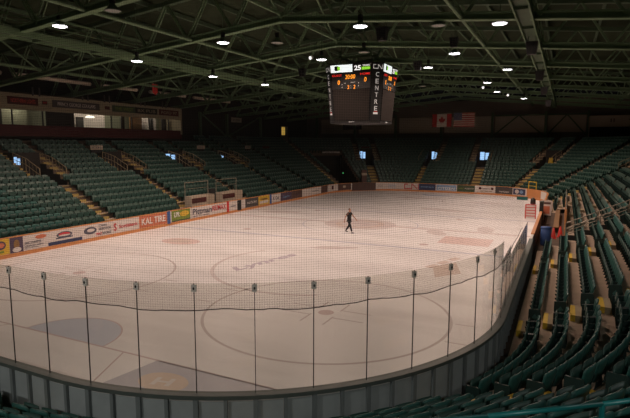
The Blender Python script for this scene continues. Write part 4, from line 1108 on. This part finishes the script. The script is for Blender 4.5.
for i, (x, y, lab) in enumerate(((14.05, -.6, 'red traffic cone by the players bench, left one'), (14.45, .2, 'red traffic cone by the players bench, right one'))):
    r = thing('traffic_cone', lab, 'cone', (x, y, .1), 0, 'red cones by the bench')
    MB().box(0, 0, .02, .4, .4, .04).build('base', 'red', r); MB().lathe([(.17, .04), (.04, .72), (.001, .73)], 16).build('body', 'red', r, True)
for i, y in enumerate((7.2, 10.4)):
    r = thing('white_stand_sign', 'small white framed board on the right bench boards, %s one' % ('nearer' if i == 0 else 'farther'), 'sign', (13.25, y, .1), 0)
    MB().box(0, 0, 1.0, .9, .05, .9).build('frame', 'adwhite', r); MB().box(0, -.03, 1.0, .65, .04, .62).build('face', 'kal' if i == 0 else 'brown', r); MB().box(0, .0, .3, .08, .05, .6).build('leg', 'black', r)
r = thing('gate_pillar', 'dark upright post at the open gate of the right boards', 'post', (13.02, 5.6, 0))
MB().box(0, 0, .95, .28, .5, 1.9).build('shaft', 'black', r); MB().box(0, 0, 1.93, .34, .56, .06).build('cap', 'boardcap', r)
# goal frame parked against the right boards
gf = thing('goal_frame', 'red hockey goal frame with white netting parked by right boards', 'goal', (12.05, 9.4, 0), R(8))
mb = MB(); w, h, dp = .8, 1.22, 1.1
for s in (-1, 1): mb.tube((s*w/2, 0, 0), (s*w/2, 0, h), .04, 10)
mb.tube((-w/2, 0, h), (w/2, 0, h), .04, 10); mb.build('red_frame', 'red', gf)
mb = MB()
for s in (-1, 1): mb.tube((s*w/2, 0, .03), (s*w/2, dp, .03), .03, 8); mb.tube((s*w/2, dp, .03), (s*w/2, .5, h), .03, 8)
mb.tube((-w/2, dp, .03), (w/2, dp, .03), .03, 8); mb.build('base_frame', 'white', gf)
mb = MB()
for i in range(1, 5): mb.tube((-w/2, 0, h*i/5), (w/2, 0, h*i/5), .035, 6)
mb.build('cross_bar', 'red', gf)
mb = MB(); mb.add([(-w/2, .04, .05), (w/2, .04, .05), (w/2, .04, h), (-w/2, .04, h)], [(0, 1, 2, 3)]); mb.build('netting', 'white', gf)
r = thing('dark_bundle', 'small dark bundle resting on top of the red goal frame', 'bag', (12.2, 9.45, 1.26))
MB().lathe([(.001, 0), (.17, .02), (.22, .2), (.2, .42), (.1, .55), (.001, .57)], 14).build('sack', 'black', r, True); MB().lathe([(.2, .03), (.225, .1), (.22, .16)], 14).build('red_band', 'maroon', r, True)
x, y = P('FR', 50, .27)
r = thing('yellow_frame', 'yellow tubular frame standing behind the far right boards', 'frame', (x, y, 0), heading('FR', 50)+PI)
mb = MB()
for q in (-1, 1): mb.tube((q*.68, 0, 0), (q*.68, 0, 2.0), .05, 8)
mb.tube((-.68, 0, 1.98), (.68, 0, 1.98), .05, 8); mb.build('tube', 'yellow', r); MB().tube((-.68, 0, 1.5), (.68, 0, 1.5), .03, 8).build('cross_bar', 'yellow', r)
r = thing('green_crate', 'small green box at the foot of the far right boards', 'box', (10.25, 25.6, 0), -.2)
MB().box(0, 0, .16, 1.15, .35, .32).build('body', 'teal', r); MB().box(0, 0, .34, 1.2, .4, .05).build('lid', 'teal', r)

# flags
fl = thing('canada_flag', 'red and white maple leaf flag hanging above the far stand', 'flag', (-.95, 33.0, 8.75))
w, h = 2.65, 1.75
def wave(x): return .05*math.sin(x*3.1)
def cloth(mb, x0, x1, z0, z1, off=0, n=6):
    a = [(x0+(x1-x0)*i/n, wave(x0+(x1-x0)*i/n)-off, z0) for i in range(n+1)]; b = [(p[0], p[1], z1) for p in a]; mb.strip(a, b); return mb
cloth(MB(), -w/4, w/4, 0, h).build('white_field', 'flagwhite', fl)
cloth(MB(), -w/2, -w/4, 0, h).build('red_bar', 'flagred', fl); cloth(MB(), w/4, w/2, 0, h).build('red_bar', 'flagred', fl)
leaf = [(0, 1), (.18, .66), (.36, .74), (.28, .3), (.5, .5), (.57, .36), (.9, .42), (.78, .1), (.88, .02), (.48, -.32), (.52, -.5), (.05, -.44), (.05, -.9)]
leaf = leaf+[(-x, z) for x, z in leaf[::-1]][:-1]
b = MB(); cx = 0
lv = [(0, wave(0)-.012, h*.5)]+[(x*.5, wave(x*.5)-.012, h*.5+z*.6) for x, z in leaf]
b.add(lv, [(0, i+1, (i+1) % len(leaf)+1) for i in range(len(leaf))]); b.build('maple_leaf', 'flagred', fl)
MB().tube((-w/2-.1, 0, h+.03), (w/2+.1, 0, h+.03), .03, 6).build('hanging_rod', 'steel_dark', fl)
us = thing('stars_and_stripes_flag', 'red striped flag with blue canton hanging above the far stand', 'flag', (2.0, 33.0, 8.75))
w, h = 2.75, 1.85
for nm, m, par in (('red_stripe', 'flagred', 0), ('white_stripe', 'flagwhite', 1)):
    b = MB()
    for i in range(13):
        if i % 2 == par: cloth(b, -w/2, w/2, h*(12-i)/13, h*(13-i)/13)
    b.build(nm, m, us)
cloth(MB(), -w/2, -w*.1, h*6/13, h, .012).build('blue_canton', 'navy', us)
b = MB()
for r_ in range(9):
    for c in range(6 if r_ % 2 == 0 else 5):
        x = -w/2+.1+c*.18+(.09 if r_ % 2 else 0); z = h*6/13+.07+r_*.10; y = wave(x)-.02
        st = []
        for q in range(10):
            a = PI/2+q*PI/5; rad = .035 if q % 2 == 0 else .015; st.append((x+rad*math.cos(a), y, z+rad*math.sin(a)))
        b.add(st, [tuple(range(10))])
b.build('star', 'flagwhite', us)
MB().tube((-w/2-.1, 0, h+.03), (w/2+.1, 0, h+.03), .03, 6).build('hanging_rod', 'steel_dark', us)

# ------------------------------------------------------------------ the person on the ice
def skin_mesh(name, chain, mats, sub=2, root=0):
    """chain: list of (verts [(x,y,z,r)], edges)"""
    vs, es = chain
    me = bpy.data.meshes.new(name); me.from_pydata([v[:3] for v in vs], es, [])
    o = bpy.data.objects.new(name, me); C.objects.link(o)
    o.modifiers.new('skin', 'SKIN'); sm = o.modifiers.new('sub', 'SUBSURF'); sm.levels = sub; sm.render_levels = sub
    lay = me.skin_vertices[0].data if me.skin_vertices else None
    if lay is None:
        bpy.context.view_layer.objects.active = o; o.select_set(True); bpy.ops.mesh.customdata_skin_add(); lay = me.skin_vertices[0].data
    for i, v in enumerate(vs):
        r = v[3]; lay[i].radius = r if isinstance(r, tuple) else (r, r); lay[i].use_root = (i == root)
    dg = bpy.context.evaluated_depsgraph_get(); out = bpy.data.meshes.new_from_object(o.evaluated_get(dg))
    bpy.data.objects.remove(o); out.name = name
    out.materials.clear(); out.materials.append(M[mats]); out.polygons.foreach_set('use_smooth', [True]*len(out.polygons))
    return out
# local axes: +X forward, +Y the person's left, Z up.  Mid-stride, right leg ahead.
J = dict(pel=(0, 0, .95), sp=(.0, 0, 1.14), ch=(.02, 0, 1.34), nk=(.03, 0, 1.50), hd=(.05, 0, 1.60), top=(.045, 0, 1.76),
         shL=(.0, .19, 1.43), elL=(.16, .28, 1.18), wrL=(.36, .32, .99),
         shR=(.03, -.19, 1.43), elR=(-.13, -.28, 1.17), wrR=(-.17, -.32, .92),
         hpL=(-.01, .095, .91), knL=(-.08, .10, .50), anL=(-.37, .10, .12),
         hpR=(.01, -.095, .91), knR=(.18, -.10, .51), anR=(.33, -.10, .09))
def pv(n, r): return (*J[n], r)
body_v = [pv('pel', .055), pv('sp', (.09, .07)), pv('ch', (.11, .08)), pv('nk', .062), pv('hd', (.085, .10)), pv('top', (.06, .075)),
          pv('shL', .048), pv('elL', .043), pv('wrL', .030), pv('shR', .048), pv('elR', .043), pv('wrR', .030),
          pv('hpL', .045), pv('knL', .05), pv('anL', .028), pv('hpR', .045), pv('knR', .05), pv('anR', .028)]
body_e = [(0, 1), (1, 2), (2, 3), (3, 4), (4, 5), (2, 6), (6, 7), (7, 8), (2, 9), (9, 10), (10, 11), (0, 12), (12, 13), (13, 14), (0, 15), (15, 16), (16, 17)]
def hand(w, d, side):        # palm, four fingers, thumb as extra chains
    w = Vector(w); d = Vector(d).normalized(); lat = Vector((d.z, 0, -d.x)).normalized() if abs(d.y) < .9 else Vector((1, 0, 0))
    base = len(body_v); iw = {'L': 8, 'R': 11}[side]
    body_v.append((*(w+d*.05), (.036, .020))); body_e.append((iw, base)); palm = base
    for j, l in enumerate((.070, .080, .076, .058)):
        k0 = w+d*.09+lat*(.030-.020*j); k1 = k0+d*l*.55+Vector((0, -.006 if side == 'L' else .006, 0)); k2 = k1+d*l*.45+Vector((0, -.014 if side == 'L' else .014, 0))
        a = len(body_v); body_v.extend([(*k0, .0105), (*k1, .0095), (*k2, .008)]); body_e.extend([(palm, a), (a, a+1), (a+1, a+2)])
    a = len(body_v); t0 = w+d*.045+lat*.038; t1 = t0+d*.035+lat*.018; body_v.extend([(*t0, .012), (*t1, .010)]); body_e.extend([(palm, a), (a, a+1)])
hand(J['wrL'], (.20, .03, -.20), 'L'); hand(J['wrR'], (.0, -.03, -.30), 'R')
head_dir = R(2)
man = ob('person', skin_mesh('person', (body_v, body_e), 'skin'))
tag(man, 'person in black t-shirt and black trousers walking across the ice', 'person')
man.location = (.82, -4.28, .015); man.rotation_euler = (0, 0, R(-14))
sv = [pv('pel', (.168, .128)), pv('sp', (.158, .122)), pv('ch', (.185, .135)), (.025, 0, 1.47, (.10, .085)), pv('shL', .072), (.09, .235, 1.30, .066), pv('shR', .072), (-.07, -.24, 1.30, .066), (0, 0, .86, (.168, .128))]
ob('t_shirt', skin_mesh('t_shirt', (sv, [(0, 1), (1, 2), (2, 3), (2, 4), (4, 5), (2, 6), (6, 7), (0, 8)]), 'cloth'), man, 'plain black t-shirt')
tv = [(0, 0, .97, (.160, .122)), (0, 0, .88, (.155, .12)), (*J['hpL'][:2], .84, .112), pv('knL', .080), (J['anL'][0]+.01, J['anL'][1], .13, .066), (*J['hpR'][:2], .84, .112), pv('knR', .080), (J['anR'][0]-.01, J['anR'][1], .11, .066)]
ob('trousers', skin_mesh('trousers', (tv, [(0, 1), (1, 2), (2, 3), (3, 4), (1, 5), (5, 6), (6, 7)]), 'cloth'), man, 'black trousers')
for s, a, pitch in (('L', J['anL'], .35), ('R', J['anR'], -.12)):
    x, y, z = a
    c = [(x-.06, y, z-.045-.02*(pitch < 0), (.042, .045)), (x+.03, y, z-.045, (.045, .045)), (x+.13, y, .05 if pitch > 0 else .045, (.045, .035)), (x+.19, y, .035 if pitch > 0 else .055, (.036, .024))]
    ob('shoe', skin_mesh('shoe', (c, [(0, 1), (1, 2), (2, 3)]), 'shoe'), man)
hx, hy, hz = J['hd']
def ellip(cx, cy, cz, rx, ry, rz, m, name, n=12, k=8, z0=-1):
    mb = MB(); prof = []
    vs = []; 
    for j in range(k+1):
        t = math.asin(z0)+(PI/2-math.asin(z0))*j/k
        for i in range(n): a = 2*PI*i/n; vs.append((cx+rx*math.cos(t)*math.cos(a), cy+ry*math.cos(t)*math.sin(a), cz+rz*math.sin(t)))
    mb.add(vs, [(j*n+i, j*n+(i+1) % n, (j+1)*n+(i+1) % n, (j+1)*n+i) for j in range(k) for i in range(n)])
    return mb.build(name, m, man, True)
ellip(hx-.028, 0, hz+.075, .088, .078, .105, 'hair', 'hair', 16, 8, -.05)
for s in (-1, 1):
    ellip(hx+.083, s*.033, hz+.045, .010, .013, .008, 'white', 'eye', 8, 6); ellip(hx+.091, s*.033, hz+.045, .004, .006, .006, 'ink', 'iris', 8, 6)
    ellip(hx-.0, s*.088, hz+.03, .022, .010, .032, 'skin', 'ear', 8, 6)
ellip(hx+.095, 0, hz+.02, .018, .013, .024, 'skin', 'nose', 8, 6); ellip(hx+.082, 0, hz-.022, .010, .025, .006, 'inkred', 'mouth', 8, 6)

# ------------------------------------------------------------------ world and camera
w = bpy.data.worlds.new('arena_dark'); S.world = w; w.use_nodes = True
w.node_tree.nodes['Background'].inputs[0].default_value = (.9, .9, 1, 1); w.node_tree.nodes['Background'].inputs[1].default_value = .002
cam = bpy.data.cameras.new('camera'); cam.sensor_width = 36; cam.lens = F_PX*36/630; cam.clip_start = .05; cam.clip_end = 400
co = bpy.data.objects.new('camera', cam); C.objects.link(co); co.location = CAM; co.rotation_euler = EUL
S.camera = co
S.view_settings.view_transform = 'Standard'; S.view_settings.look = 'None'; S.view_settings.exposure = 0; S.view_settings.gamma = 1
